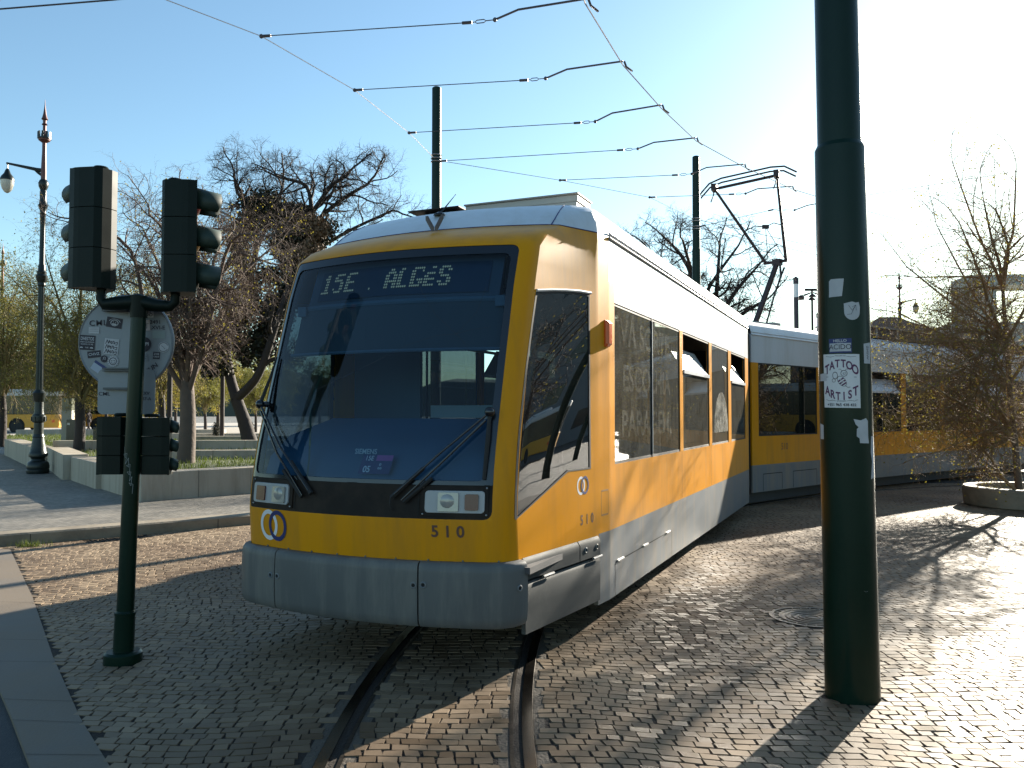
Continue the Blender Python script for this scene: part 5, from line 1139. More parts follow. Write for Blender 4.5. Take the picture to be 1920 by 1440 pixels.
# ---------------------------------------------------------------- ornate iron street lamps
LCOL = mat('lamp_rust_red', (.12, .05, .045), .45, metal=.3, var=.3)
def ornate_lamp(label, loc, rz):
    t = thing('street_lamp', (0, 0, 0), label, 'street lamp', group='ornate iron street lamps')
    b = B(); b.lathe([(.31, 0), (.325, .03), (.325, .10), (.31, .12), (.325, .15), (.325, .22), (.30, .30), (.27, .33), (.21, .36), (.19, .40), (.22, .45), (.27, .48), (.275, .54), (.25, .60), (.235, .62), (.215, .75), (.18, .90), (.165, 1.0), (.175, 1.02), (.165, 1.05), (.145, 1.1)], n=20); b.build('base', IRON, t, smooth=30)
    b = B(); b.lathe([(.145, 1.1), (.14, 1.42), (.20, 1.45), (.21, 1.55), (.20, 1.62), (.15, 1.66), (.135, 1.75), (.13, 2.0), (.16, 2.05), (.20, 2.25), (.15, 2.3), (.12, 2.34)], n=16)
    for i in range(8): a = i * math.pi / 4; b.box((.2 * math.cos(a), .2 * math.sin(a), 1.53), (.05, .05, .12), rz=a)
    b.build('collar', IRON, t, smooth=30)
    b = B(); prof = []
    n = 20; vs = []
    for z, r in ((2.3, .115), (3.1, .11), (4.2, .10), (5.3, .095)): vs += [((r * (1 if i % 2 else .82)) * math.cos(2 * math.pi * i / n), (r * (1 if i % 2 else .82)) * math.sin(2 * math.pi * i / n), z) for i in range(n)]
    b.add(vs, [(k * n + i, k * n + (i + 1) % n, (k + 1) * n + (i + 1) % n, (k + 1) * n + i) for k in range(3) for i in range(n)]); b.build('fluted_shaft', IRON, t)
    b = B(); b.lathe([(.09, 5.25), (.12, 5.30), (.11, 5.36), (.15, 5.42), (.18, 5.55), (.14, 5.6), (.15, 5.66), (.11, 5.72), (.105, 5.85), (.085, 5.9), (.075, 6.9), (.085, 7.3), (.10, 7.33), (.085, 7.38), (.12, 7.5), (.15, 7.56), (.12, 7.6), (.10, 7.75), (.105, 7.95), (.09, 8.0), (.14, 8.1), (.15, 8.2), (.12, 8.27), (.09, 8.3)], n=14); b.build('upper_shaft', IRON, t, smooth=35)
    b = B(); b.lathe([(.08, 8.28), (.085, 8.5), (.075, 8.75), (.06, 9.1), (.06, 9.35), (.17, 9.42), (.19, 9.5)], n=14)
    b.lathe([(.055, 9.5), (.05, 9.85), (.09, 9.88), (.05, 9.92), (.055, 10.0), (.10, 10.03), (.07, 10.1), (.045, 10.2), (.015, 10.42), (.004, 10.6)], n=12); b.build('finial', LCOL, t, smooth=35)
    b = B()
    for i in range(10): a = i * math.pi / 5; b.box((.185 * math.cos(a), .185 * math.sin(a), 9.56), (.03, .06, .2), rz=a)
    b.lathe([(.17, 9.46), (.20, 9.47), (.20, 9.50), (.17, 9.51)], n=18); b.build('crown', IRON, t)
    b = B(); b.tube([(.0, 0, 8.55), (.25, 0, 8.60), (1.25, 0, 8.80)], [.07, .05, .03], 8); b.tube([(.05, 0, 8.42), (.18, 0, 8.5), (.3, 0, 8.6)], .04, 6); b.tube([(1.22, 0, 8.8), (1.22, 0, 8.62)], .02, 6); b.build('arm', IRON, t, smooth=40)
    b = B(); b.lathe([(.03, 8.64), (.06, 8.60), (.10, 8.50), (.17, 8.42), (.21, 8.34), (.21, 8.30)], (1.22, 0, 0), 16); lt = b.build('lantern', IRON, t, smooth=40)
    b = B(); b.lathe([(.20, 8.32), (.195, 8.2), (.15, 8.06), (.08, 7.97), (.02, 7.94)], (1.22, 0, 0), 16); b.build('lamp_glass', mat('lamp_globe', (.6, .56, .48), .3), lt, smooth=60)
    t.location = loc; t.rotation_euler = (0, 0, rz); t.scale = (.76, .76, .86); return t
L1 = ornate_lamp('tall ornate iron street lamp on the left with its lantern hanging out of the frame', (-11.42, 20.1, .14), R_(176))
dup(L1, (-22.9, 37.2, .14), 'smaller ornate iron street lamp at the very left edge', rz=R_(176))
dup(L1, (20.3, 43.4, 0), 'ornate iron street lamp far off right of the sticker pole', rz=R_(10))
# plain slim posts in the park, floodlight mast, far tower
def slim(px_, yb, Y, top, r, label, z0=.3):
    x = (px_ - 960) / FPX * Y; t = thing('park_post', (x, Y, z0), label, 'post'); b = B(); b.tube([(x, Y, z0), (x, Y, top)], [r, r * .9], 10); b.build('shaft', BARKD, t, smooth=40)
    b = B(); b.lathe([(r * 1.6, 0), (r * 1.6, .03), (r * 1.1, .08)], (x, Y, z0), 10); b.build('base', BARKD, t); return t
slim(318, 838, 24, 4.3, .075, 'slim dark post in the lawn left of the rough willow trunk', .40)
slim(417, 820, 38, 4.6, .10, 'slim brown post between the willow and the leaning ivy tree', .16)
x = 565 / FPX * 95
t = thing('floodlight_mast', (x, 95, 0), 'distant floodlight mast with spreading lamps left of the sticker pole', 'light mast')
b = B(); b.tube([(x, 95, 0), (x, 95, 15.6)], [.2, .12], 8); b.build('mast', BARKD, t)
for k in range(6):
    a = k * math.pi / 3 + .2; b = B(); b.tube([(x, 95, 15.4), (x + 1.3 * math.cos(a), 95 + 1.3 * math.sin(a), 15.0)], .06, 5); b.lathe([(.45, 0), (.3, .2), (.08, .35)], (x + 1.4 * math.cos(a), 95 + 1.4 * math.sin(a), 14.7), 10); b.build('lamp_arm', BARKD, t)
b = B(); b.box((x, 95, 15.7), (1.6, .3, .25)); b.build('lamp_bar', BARKD, t)
DKP = mat('dark_plum_steel', (.045, .035, .045), .6); PALE = mat('pale_band', (.75, .75, .76), .6)
for (px_, yt, yb, Y, s_, lb) in ((1495, 520, 612, 70, 1., 'banded dark and pale pillar above the tram roof'), (1536, 587, 612, 78, .8, 'smaller banded pillar right of the taller one')):
    x = (px_ - 960) / FPX * Y; zt = EYE + (774 - yt) / FPX * Y; t = thing('banded_pillar', (x, Y, 0), lb + ' in the distance', 'pillar')
    r = .20 * s_
    b = B(); b.tube([(x, Y, 0), (x, Y, zt - 1.65 * s_)], r, 14); b.build('shaft', DKP, t, smooth=40)
    b = B(); b.tube([(x, Y, zt - 1.65 * s_), (x, Y, zt - .52 * s_)], r * .99, 14); b.build('pale_band', PALE, t, smooth=40)
    b = B(); b.tube([(x, Y, zt - .52 * s_), (x, Y, zt)], r * 1.15, 14); b.tube([(x, Y, zt), (x, Y, zt + .1)], r * .5, 10); b.build('cap', DKP, t, smooth=40)
# ---------------------------------------------------------------- round planter (right)
pln = thing('round_planter', (8.95, 14.4, 0), 'low round stone planter ring holding the curly willow at the right edge', 'planter')
b = B(); b.lathe([(.98, -.02), (1.03, .02), (1.05, .22), (1.05, .30), (1.03, .33), (.86, .33), (.84, .30), (.84, .18)], (8.95, 14.4, 0), 56, caps=False); b.build('stone_ring', KERB, pln, smooth=30)
b = B(); b.lathe([(.85, .20), (.5, .24), (.001, .25)], (8.95, 14.4, 0), 40, caps=False); b.build('soil', SOIL, pln)

# ---------------------------------------------------------------- trees
def perp(d):
    a = np.array([0, 0, 1.]) if abs(d[2]) < .9 else np.array([1., 0, 0]); u_ = np.cross(d, a); u_ /= np.linalg.norm(u_); return u_, np.cross(d, u_)
class Tree:
    def __init__(s, seed): s.r = np.random.default_rng(seed); s.q = random.Random(seed); s.G = {}; s.pts = []; s.LV = []; s.LF = []; s.lnv = 0
    def tube(s, P, R, n): s.G.setdefault((len(P), n), []).append((P, R))
    def grow(s, p, d, L, r, lvl, sp):
        q = sp[lvl]; n = q['n']; g = s.q.gauss; x, y, z = p; dx, dy, dz = d; l_ = math.sqrt(dx * dx + dy * dy + dz * dz); dx, dy, dz = dx / l_, dy / l_, dz / l_
        P = [(x, y, z)]; R = [r]; D = [(dx, dy, dz)]; me_, wg, up, tip = q.get('mem', 0.), q['wig'], q.get('up', 0.), q.get('tip', .4); tx, ty, tz = g(0, 1), g(0, 1), g(0, 1); k1 = 1 - me_ * .5; st = L / n
        for i in range(n):
            tx, ty, tz = tx * me_ + g(0, 1) * k1, ty * me_ + g(0, 1) * k1, tz * me_ + g(0, 1) * k1
            dx += tx * wg; dy += ty * wg; dz += tz * wg + up; l_ = math.sqrt(dx * dx + dy * dy + dz * dz); dx, dy, dz = dx / l_, dy / l_, dz / l_
            x += dx * st; y += dy * st; z += dz * st; P.append((x, y, z)); R.append(r * (1 - (1 - tip) * (i + 1) / n)); D.append((dx, dy, dz))
        s.tube(P, R, q['sides'])
        if lvl >= len(sp) - 2: s.pts.append((lvl, P))
        if lvl + 1 < len(sp):
            c = q['kids']; m = s.q.randint(c[0], c[1]); ph = s.q.random() * 6.28; t0 = q.get('t0', .3)
            for k in range(m):
                t = min(t0 + (1 - t0) * (k + s.q.random() * .8) / m, .999); xx = t * n; i = int(xx); f = xx - i
                pp = tuple(P[i][j] * (1 - f) + P[i + 1][j] * f for j in (0, 1, 2)); ex, ey, ez = D[i + 1]
                if abs(ez) < .9: ux, uy, uz = ey, -ex, 0.
                else: ux, uy, uz = 0., ez, -ey
                l_ = math.sqrt(ux * ux + uy * uy + uz * uz); ux, uy, uz = ux / l_, uy / l_, uz / l_; vx, vy, vz = ey * uz - ez * uy, ez * ux - ex * uz, ex * uy - ey * ux
                ph += 2.4 + g(0, .4); a = R_(q['ang'] * (.7 + .6 * s.q.random())); ca, sa, cp, sp_ = math.cos(a), math.sin(a), math.cos(ph), math.sin(ph)
                nd = (ex * ca + (ux * cp + vx * sp_) * sa, ey * ca + (uy * cp + vy * sp_) * sa, ez * ca + (uz * cp + vz * sp_) * sa)
                s.grow(pp, nd, L * q['lr'] * (1 - q.get('fall', .35) * t) * (.75 + .5 * s.q.random()), (R[i] * (1 - f) + R[i + 1] * f) * q.get('rr', .55), lvl + 1, sp)
    def leaf(s, p, sz, droop=.0):
        d = s.r.normal(0, 1, 3); d[2] -= droop; s.LV.append((*p, *d, sz, s.r.random() * 6.28))
    def leaves(s, n, sz, spread, droop=0., minlvl=0, sel=None):
        P = [x for l, ps in s.pts if l >= minlvl for x in ps[1:]]
        if not P: return
        P = np.array(P)[s.r.integers(len(P), size=n)] + s.r.normal(0, spread, (n, 3)); d = s.r.normal(0, 1, (n, 3)); d[:, 2] -= droop
        s.LV += np.column_stack([P, d, sz * (.6 + .8 * s.r.random(n)), s.r.random(n) * 6.28]).tolist()
    def wood(s, name, m, par):
        Vs = []; Fs = []; o = 0
        for (k, n), L in s.G.items():
            P = np.array([p for p, r in L], float); Rr = np.array([r for p, r in L], float)[:, :, None, None]; N = len(L)
            T = np.gradient(P, axis=1); T /= np.linalg.norm(T, axis=2, keepdims=True) + 1e-9
            ref = np.where(np.abs(T[:, :1, 2:3]) < .9, np.array([0, 0, 1.]), np.array([1., 0, 0])); u_ = np.cross(T, np.broadcast_to(ref, T.shape)); u_ /= np.linalg.norm(u_, axis=2, keepdims=True) + 1e-9; v_ = np.cross(T, u_)
            ang = 2 * np.pi * np.arange(n) / n; V = P[:, :, None, :] + (np.cos(ang)[None, None, :, None] * u_[:, :, None, :] + np.sin(ang)[None, None, :, None] * v_[:, :, None, :]) * Rr
            Vs.append(V.reshape(-1, 3)); b0 = o + np.arange(N)[:, None, None] * k * n + np.arange(k - 1)[None, :, None] * n; j = np.arange(n)[None, None, :]; j2 = (j + 1) % n
            Fs.append(np.stack([b0 + j, b0 + j2, b0 + j2 + n, b0 + j + n], -1).reshape(-1, 4)); o += N * k * n
        V = np.concatenate(Vs) - np.array(WM[par.name].translation); F = np.concatenate(Fs); s.G = {}
        return link(name, quadmesh(name, V, F, m, True), par)
    def foliage(s, name, m, par):
        if not s.LV: return
        A = np.array(s.LV); P = A[:, :3] - np.array(WM[par.name].translation); d = A[:, 3:6]; d /= np.linalg.norm(d, axis=1, keepdims=True); sz = A[:, 6:7]; a = A[:, 7:8]
        u_ = np.cross(d, np.array([.31, .2, 1.])); u_ /= np.linalg.norm(u_, axis=1, keepdims=True) + 1e-9; v_ = np.cross(d, u_); w_ = (u_ * np.cos(a) + v_ * np.sin(a)) * sz * .32; d = d * sz; n = len(P)
        V = np.stack([P, P + d * .5 + w_, P + d, P + d * .5 - w_], 1).reshape(-1, 3); s.LV = []
        return link(name, quadmesh(name, V, np.arange(4 * n).reshape(-1, 4), m, False), par)
def limb(T, P, R, n=10): T.tube(P, R, n)
def smooth_path(P, k=4):
    out = []; P = [np.array(p, float) for p in P]
    for i in range(len(P) - 1):
        p0, p1, p2, p3 = P[max(i - 1, 0)], P[i], P[i + 1], P[min(i + 2, len(P) - 1)]
        for t in lin(0, 1, k)[:-1]: out.append(.5 * ((2 * p1) + (-p0 + p2) * t + (2 * p0 - 5 * p1 + 4 * p2 - p3) * t * t + (-p0 + 3 * p1 - 3 * p2 + p3) * t ** 3))
    out.append(P[-1]); return out
def main_limb(T, P, r0, r1, sp, kids, spread_dir=None, k=4, sides=9, t0=.25, Lk=1.):
    Q = smooth_path(P, k); n = len(Q); R = [r0 + (r1 - r0) * i / (n - 1) for i in range(n)]; T.tube(Q, R, sides); ph = T.r.random() * 6
    T.pts.append((0, [tuple(x) for x in Q]))
    for j in range(kids):
        t = t0 + (1 - t0) * (j + .5) / kids; i = min(n - 2, int(t * (n - 1))); d = Q[i + 1] - Q[i]; d /= np.linalg.norm(d); u_, v_ = perp(d); ph += 2.4; a = R_(35 + 30 * T.r.random())
        nd = d * math.cos(a) + (u_ * math.cos(ph) + v_ * math.sin(ph)) * math.sin(a); T.grow(Q[i], nd, Lk * (.8 + .5 * T.r.random()), R[i] * .6, 0, sp)
    T.grow(Q[-1], Q[-1] - Q[-2], Lk, R[-1], 0, sp)
def pt_at(px_, py_, Y, dy=0.): return np.array(atY(px_, py_, Y + dy))
# big bare tree with ivy
Y = 30.; T = Tree(11); bt = thing('bare_tree', tuple(pt_at(467, 832, Y)), 'big bare winter tree with dark ivy and a leaning forked trunk left of the tram', 'tree')
spB = [dict(n=6, wig=.20, up=.01, kids=(5, 7), ang=60, lr=.72, sides=5, rr=.58, tip=.5), dict(n=6, wig=.26, up=.0, kids=(5, 7), ang=55, lr=.66, sides=3, rr=.62, tip=.5, t0=.15), dict(n=5, wig=.30, up=.02, kids=(6, 8), ang=55, lr=.62, sides=3, rr=.6, tip=.5, t0=.15), dict(n=4, wig=.30, up=.05, kids=(0, 0), ang=50, lr=.5, sides=3, tip=.5)]
trunk = [pt_at(469, 832, Y), pt_at(458, 790, Y), pt_at(443, 748, Y)]
T.tube(smooth_path(trunk), [.30, .28, .26, .25, .24, .23, .22, .22, .22], 12)
main_limb(T, [trunk[-1], pt_at(430, 700, Y, .2), pt_at(425, 640, Y, .4), pt_at(452, 560, Y, .6), pt_at(480, 470, Y, .2), pt_at(470, 400, Y, -.2)], .20, .08, spB, 6, Lk=1.45)
main_limb(T, [trunk[-1], pt_at(470, 722, Y, -.3), pt_at(490, 690, Y, -.5), pt_at(520, 600, Y, -.6), pt_at(560, 480, Y, -.2), pt_at(585, 400, Y, 0)], .18, .09, spB, 6, Lk=1.45)
main_limb(T, [pt_at(560, 480, Y, -.2), pt_at(590, 420, Y), pt_at(640, 375, Y), pt_at(690, 345, Y)], .11, .05, spB, 6, Lk=1.35)
main_limb(T, [pt_at(585, 400, Y, 0), pt_at(575, 350, Y, .3), pt_at(535, 335, Y, .5)], .09, .05, spB, 6, Lk=1.3)
main_limb(T, [pt_at(585, 400, Y, 0), pt_at(620, 350, Y, -.3), pt_at(650, 330, Y, -.5)], .09, .05, spB, 6, Lk=1.25)
main_limb(T, [pt_at(480, 470, Y, .2), pt_at(520, 380, Y, .8), pt_at(530, 350, Y, 1.)], .09, .05, spB, 6, Lk=1.3)
main_limb(T, [pt_at(590, 470, Y), pt_at(660, 430, Y, .8), pt_at(735, 395, Y, 1.)], .08, .04, spB, 6, Lk=1.3)
main_limb(T, [pt_at(452, 560, Y, .6), pt_at(410, 520, Y, .8), pt_at(380, 480, Y, .6)], .08, .04, spB, 5, Lk=1.2)
main_limb(T, [pt_at(470, 400, Y, -.2), pt_at(445, 360, Y, -.5), pt_at(440, 330, Y, -.5)], .07, .04, spB, 4, Lk=1.1)
T.wood('trunk', BARKD, bt)
def blob_leaves(T, path, rad, n, sz, droop=.2):
    Q = smooth_path(path, 6)
    for k in range(n):
        p = Q[T.r.integers(len(Q))]; c = p + np.array([math.sin(p[2] * 3 + 1) * .15, 0, math.sin(p[0] * 4) * .12]); o = T.r.normal(0, 1, 3); o = o / np.linalg.norm(o) * rad * T.r.random() ** .45 * (.6 + .4 * math.sin(p[2] * 5 + p[0] * 4)); T.leaf(c + o, sz * (.6 + .8 * T.r.random()), droop)
blob_leaves(T, [pt_at(470, 400, Y), pt_at(520, 392, Y), pt_at(560, 410, Y), pt_at(545, 450, Y)], .9, 15000, .13)
blob_leaves(T, [pt_at(560, 410, Y), pt_at(548, 470, Y), pt_at(540, 540, Y), pt_at(510, 600, Y), pt_at(480, 660, Y)], .85, 19000, .13)
blob_leaves(T, [pt_at(480, 560, Y), pt_at(440, 600, Y), pt_at(405, 640, Y)], .7, 6500, .12)
blob_leaves(T, [pt_at(410, 660, Y), pt_at(395, 700, Y), pt_at(430, 690, Y)], .5, 2600, .11)
blob_leaves(T, [pt_at(600, 430, Y), pt_at(580, 500, Y), pt_at(560, 560, Y)], .8, 10000, .12)
blob_leaves(T, [pt_at(500, 520, Y), pt_at(455, 545, Y), pt_at(440, 620, Y), pt_at(470, 680, Y)], .6, 4500, .12)
blob_leaves(T, [pt_at(430, 560, Y), pt_at(400, 560, Y), pt_at(370, 590, Y)], .35, 1500, .11)
T.foliage('ivy', IVYM, bt)
blob_leaves(T, [pt_at(462, 400, Y, -.6), pt_at(448, 440, Y, -.6), pt_at(455, 500, Y, -.6), pt_at(470, 580, Y, -.7)], .65, 6000, .12, 1.2)
blob_leaves(T, [pt_at(590, 420, Y, -.6), pt_at(590, 480, Y, -.6)], .6, 3500, .11, 1.2)
T.foliage('dry_creeper', IVYB, bt)
# curly willows
spW = [dict(n=8, wig=.22, mem=.5, up=.01, kids=(5, 7), ang=48, lr=.72, sides=4, rr=.55, tip=.45, t0=.15), dict(n=8, wig=.32, mem=.4, up=-.01, kids=(4, 6), ang=52, lr=.66, sides=3, rr=.6, tip=.5, t0=.1), dict(n=8, wig=.40, mem=.3, up=-.03, kids=(3, 4), ang=55, lr=.6, sides=3, rr=.6, tip=.6), dict(n=6, wig=.42, mem=.3, up=-.04, kids=(0, 0), ang=50, lr=.5, sides=3, tip=.7)]
def willow(seed, base, H, spread, nl, label, r0=.17, woodm=BARK, leafm=None, nleaf=0, lsz=.05, kidsn=6, Lk=1.6, group=None, sp=spW, twm=None, lean=(0, 0), forks=None, fh=.28, droop=1.):
    T = Tree(seed); base = np.array(base, float); t = thing('willow_tree', tuple(base), label, 'tree', group=group)
    top = base + np.array([lean[0] * fh, lean[1] * fh, H * fh]); Q = smooth_path([base, base + (top - base) * .5 + np.array([.04, 0, 0]), top], 4); T.tube(Q, [r0 * (1.15 - .35 * i / (len(Q) - 1)) for i in range(len(Q))], 12); T.wood('trunk', woodm, t)
    for k in range(nl):
        a = k * 2.4 + T.r.random() * .6; q = .25 + .75 * T.r.random(); e = top + np.array([math.cos(a) * spread * q * .55 + lean[0] * .5, math.sin(a) * spread * q * .55, H * (.22 + .28 * T.r.random())]); e2 = top + np.array([math.cos(a) * spread * q + lean[0], math.sin(a) * spread * q, H * (1 - fh) * (.55 + .35 * T.r.random())])
        s_ = Q[-1] - np.array([0, 0, H * fh * .25 * T.r.random()]); main_limb(T, [s_, (s_ + e) / 2 + T.r.normal(0, .12, 3), e, e2], r0 * .38, r0 * .11, sp, kidsn, Lk=Lk * (H / 7), t0=.15)
    T.wood('crown', twm or TWIG, t)
    if nleaf: T.leaves(nleaf, lsz, .06, droop, minlvl=1); T.foliage('leaves', leafm or LEAFY, t)
    return t
b0 = gnd(348, 868, .40)
willow(21, (b0[0], b0[1], .38), 7.2, 2.5, 11, 'curly willow with a thick rough trunk and reddish tangled twigs', r0=.19, kidsn=11, Lk=1.05, nleaf=2500, lsz=.045)
# yellow-green weeping willows left of it
spY = [dict(n=7, wig=.22, mem=.4, up=.0, kids=(7, 9), ang=50, lr=.75, sides=3, rr=.5, tip=.45, t0=.1), dict(n=8, wig=.24, mem=.3, up=-.12, kids=(6, 8), ang=42, lr=.75, sides=3, rr=.55, tip=.5, t0=.1), dict(n=7, wig=.24, up=-.20, kids=(0, 0), ang=40, lr=.5, sides=3, tip=.6)]
b1 = gnd(147, 848, .40)
willow(31, (b1[0], b1[1], .38), 6.0, 3.0, 11, 'yellow green weeping willow with a dark trunk beside the round sign', r0=.15, leafm=LEAFY, nleaf=26000, lsz=.042, kidsn=7, Lk=1.5, sp=spY, twm=TWIGY, woodm=BARKD)
W2 = willow(32, (-18.4, 30.0, .38), 6.9, 3.6, 11, 'dense green willow behind the two iron lamps', r0=.15, leafm=LEAFG, nleaf=26000, lsz=.055, kidsn=6, Lk=1.5, sp=spY, twm=TWIGY, woodm=BARKD)
willow(33, (-13.9, 33.0, .38), 7.2, 3.0, 10, 'pale yellow willow standing behind the left signal head', r0=.13, leafm=LEAFY, nleaf=20000, lsz=.055, kidsn=6, Lk=1.4, sp=spY, twm=TWIGY, woodm=BARKD)
willow(34, (-23.4, 43.5, .3), 2.6, 1.1, 6, 'small bare bush in front of the yellow bus', r0=.05, kidsn=4, Lk=2.2, twm=TWIGY, woodm=TWIG, fh=.2)
# curly willow in the planter (right foreground)
T = Tree(52); cw_ = thing('willow_tree', (8.80, 14.35, .22), 'curly willow with sparse yellow leaves growing in the round planter', 'tree')
Yp = 14.35
tr = [np.array([8.72, Yp, .22]), pt_at(1902, 820, Yp), pt_at(1893, 720, Yp), pt_at(1887, 640, Yp), pt_at(1880, 540, Yp)]
Q = smooth_path(tr, 4); T.tube(Q, [.062 - .034 * i / (len(Q) - 1) for i in range(len(Q))], 10); T.wood('trunk', BARK, cw_)
spR = [dict(n=8, wig=.14, mem=.5, up=.0, kids=(6, 8), ang=48, lr=.66, sides=3, rr=.5, tip=.4, t0=.12), dict(n=8, wig=.30, mem=.4, up=-.05, kids=(5, 7), ang=52, lr=.60, sides=3, rr=.55, tip=.5, t0=.1), dict(n=6, wig=.42, mem=.3, up=-.09, kids=(2, 3), ang=50, lr=.7, sides=3, tip=.6, t0=.1), dict(n=5, wig=.45, up=-.08, kids=(0, 0), ang=50, lr=.5, sides=3, tip=.8)]
for st, mid, en, kd in ((4, (1835, 440), (1795, 330), 6), (4, (1900, 430), (1905, 320), 6), (4, (1860, 450), (1845, 380), 5), (3, (1800, 580), (1700, 500), 6), (3, (1830, 560), (1760, 430), 6), (2, (1790, 640), (1690, 590), 7), (1, (1830, 700), (1740, 660), 7), (1, (1835, 800), (1760, 740), 7), (2, (1960, 600), (2040, 480), 6), (3, (1950, 520), (2000, 380), 6), (1, (1850, 830), (1800, 790), 6), (1, (1960, 760), (2060, 680), 6), (2, (1850, 660), (1790, 690), 6), (0, (1850, 850), (1790, 800), 5), (2, (1800, 700), (1720, 720), 8), (1, (1810, 760), (1740, 720), 8), (2, (1840, 620), (1740, 640), 8), (3, (1850, 600), (1790, 560), 8), (1, (1860, 780), (1830, 720), 8), (2, (1900, 640), (1860, 560), 8), (1, (1930, 800), (1960, 700), 8), (1, (1840, 740), (1790, 760), 8), (3, (1800, 640), (1680, 640), 9), (2, (1810, 690), (1690, 760), 9), (1, (1800, 780), (1700, 800), 9), (4, (1830, 520), (1720, 520), 8), (3, (1840, 520), (1800, 420), 8), (4, (1890, 460), (1870, 400), 8), (2, (1860, 700), (1800, 640), 9), (1, (1870, 800), (1800, 830), 9)):
    dy = T.r.normal(0, .55); main_limb(T, [tr[st], (tr[st] + pt_at(*mid, Yp, dy * .6)) / 2 + T.r.normal(0, .05, 3), pt_at(*mid, Yp, dy * .6), pt_at(*en, Yp, dy)], .034, .011, spR, kd, Lk=1.0, sides=6, t0=.2)
T.wood('crown', TWIGG, cw_); T.leaves(9000, .034, .04, .8, minlvl=2); 
T.foliage('leaves', LEAFY, cw_)
# bare tree behind the tram roof
Y = 34.; T = Tree(61); x0 = pt_at(1330, 640, Y); t = thing('bare_tree', (x0[0], Y, 0), 'bare spreading tree behind the tram roof and the farther catenary pole', 'tree')
T.tube(smooth_path([(x0[0], Y, 0), (x0[0] + .1, Y, 2), tuple(pt_at(1335, 640, Y))]), [.28 - .01 * i for i in range(9)], 10)
st = pt_at(1335, 640, Y)
for mid, en in (((1370, 560), (1420, 500)), ((1345, 530), (1350, 450)), ((1300, 520), (1280, 450)), ((1260, 540), (1210, 460)), ((1390, 590), (1440, 560)), ((1320, 560), (1385, 460)), ((1250, 560), (1190, 500)), ((1290, 500), (1240, 440))):
    main_limb(T, [st, pt_at(*mid, Y, T.r.normal(0, .6)), pt_at(*en, Y, T.r.normal(0, .8))], .13, .04, spB, 5, Lk=1.2)
T.wood('crown', BARKD, t)
# small far bare trees right of the sticker pole
for i, (px_, Yq, H) in enumerate(((1668, 55, 10.6), (1735, 60, 9.4), (1780, 58, 8.6))):
    willow(70 + i, ((px_ - 960) / FPX * Yq, Yq, 0), H, 1.6, 6, ('slender bare tree just right of the sticker pole', 'slender bare tree right of the distant lamp', 'slender bare tree among the twigs of the planter willow')[i], r0=.10, kidsn=3, Lk=1.1, fh=.35)
# far willows closing the view: one model, copied
fw = willow(81, (-33, 62, 0), 7.2, 2.9, 7, 'pale green willow in the row of trees at the far end of the park', r0=.14, leafm=LEAFG, nleaf=16000, lsz=.11, kidsn=4, Lk=1.6, sp=spY, twm=TWIGY, woodm=BARKD, group='far willows at the back of the park')
fb = willow(82, (-26, 58, 0), 7.4, 2.8, 7, 'yellowish willow in the row of trees at the far end of the park', r0=.14, leafm=LEAFY, nleaf=13000, lsz=.11, kidsn=4, Lk=1.6, sp=spY, twm=TWIGY, woodm=BARKD, group='far yellowish willows at the back of the park')
rr = random.Random(6)
WH = ['far behind the lamp at the very left edge', 'low behind the round sign, nearest of the far row', 'far behind the lower signal heads', 'far behind the slim dark post in the lawn', 'low beside the brown park post', 'far behind the brown park post', 'far behind the foot of the leaning ivy tree', 'far behind the first iron lamp', 'far behind the electric cabinet', 'very far left of the rough willow trunk', 'low at the left edge of the tram cab', 'far off hidden behind the left of the cab', 'far off seen through the cab windscreen', 'far off seen through the cab windscreen on its right side']
for i, (px_, Yq, sc) in enumerate(((30, 75, 1.15), (200, 52, .85), (250, 66, 1.1), (300, 58, .95), (385, 54, .75), (410, 75, 1.1), (450, 84, 1.1), (90, 90, 1.3), (170, 95, 1.25), (330, 95, 1.2), (480, 62, .75), (520, 92, 1.1), (600, 100, 1.1), (700, 105, 1.1))):
    src = (fw, fb)[i % 2]; dup(src, ((px_ - 960) / FPX * Yq, Yq, 0), src['label'].split(' in the row')[0] + ' ' + WH[i], rz=rr.random() * 6, group=src['group'], scale=sc)
# distant wooded hill line behind the park
b = B(); n = 80; rr = random.Random(2); prof = []
for i in range(n + 1):
    x = -420 + 560 * i / n; prof.append((x, 330, 14 + 5 * math.sin(i * .21) + 3 * math.sin(i * .57 + 1) + rr.random() * 1.6))
b.add([(x, y, -.5) for x, y, z in prof] + [(x, y + 20, z) for x, y, z in prof] + [(x, y + 90, z + 4) for x, y, z in prof], [(i, i + 1, n + 2 + i, n + 1 + i) for i in range(n)] + [(n + 1 + i, n + 2 + i, 2 * n + 3 + i, 2 * n + 2 + i) for i in range(n)])
b.build('hills', mat('wooded_hill', (.05, .055, .035), .9, var=.5, vscale=.08, bump=1, bscale=.6), kind='structure')

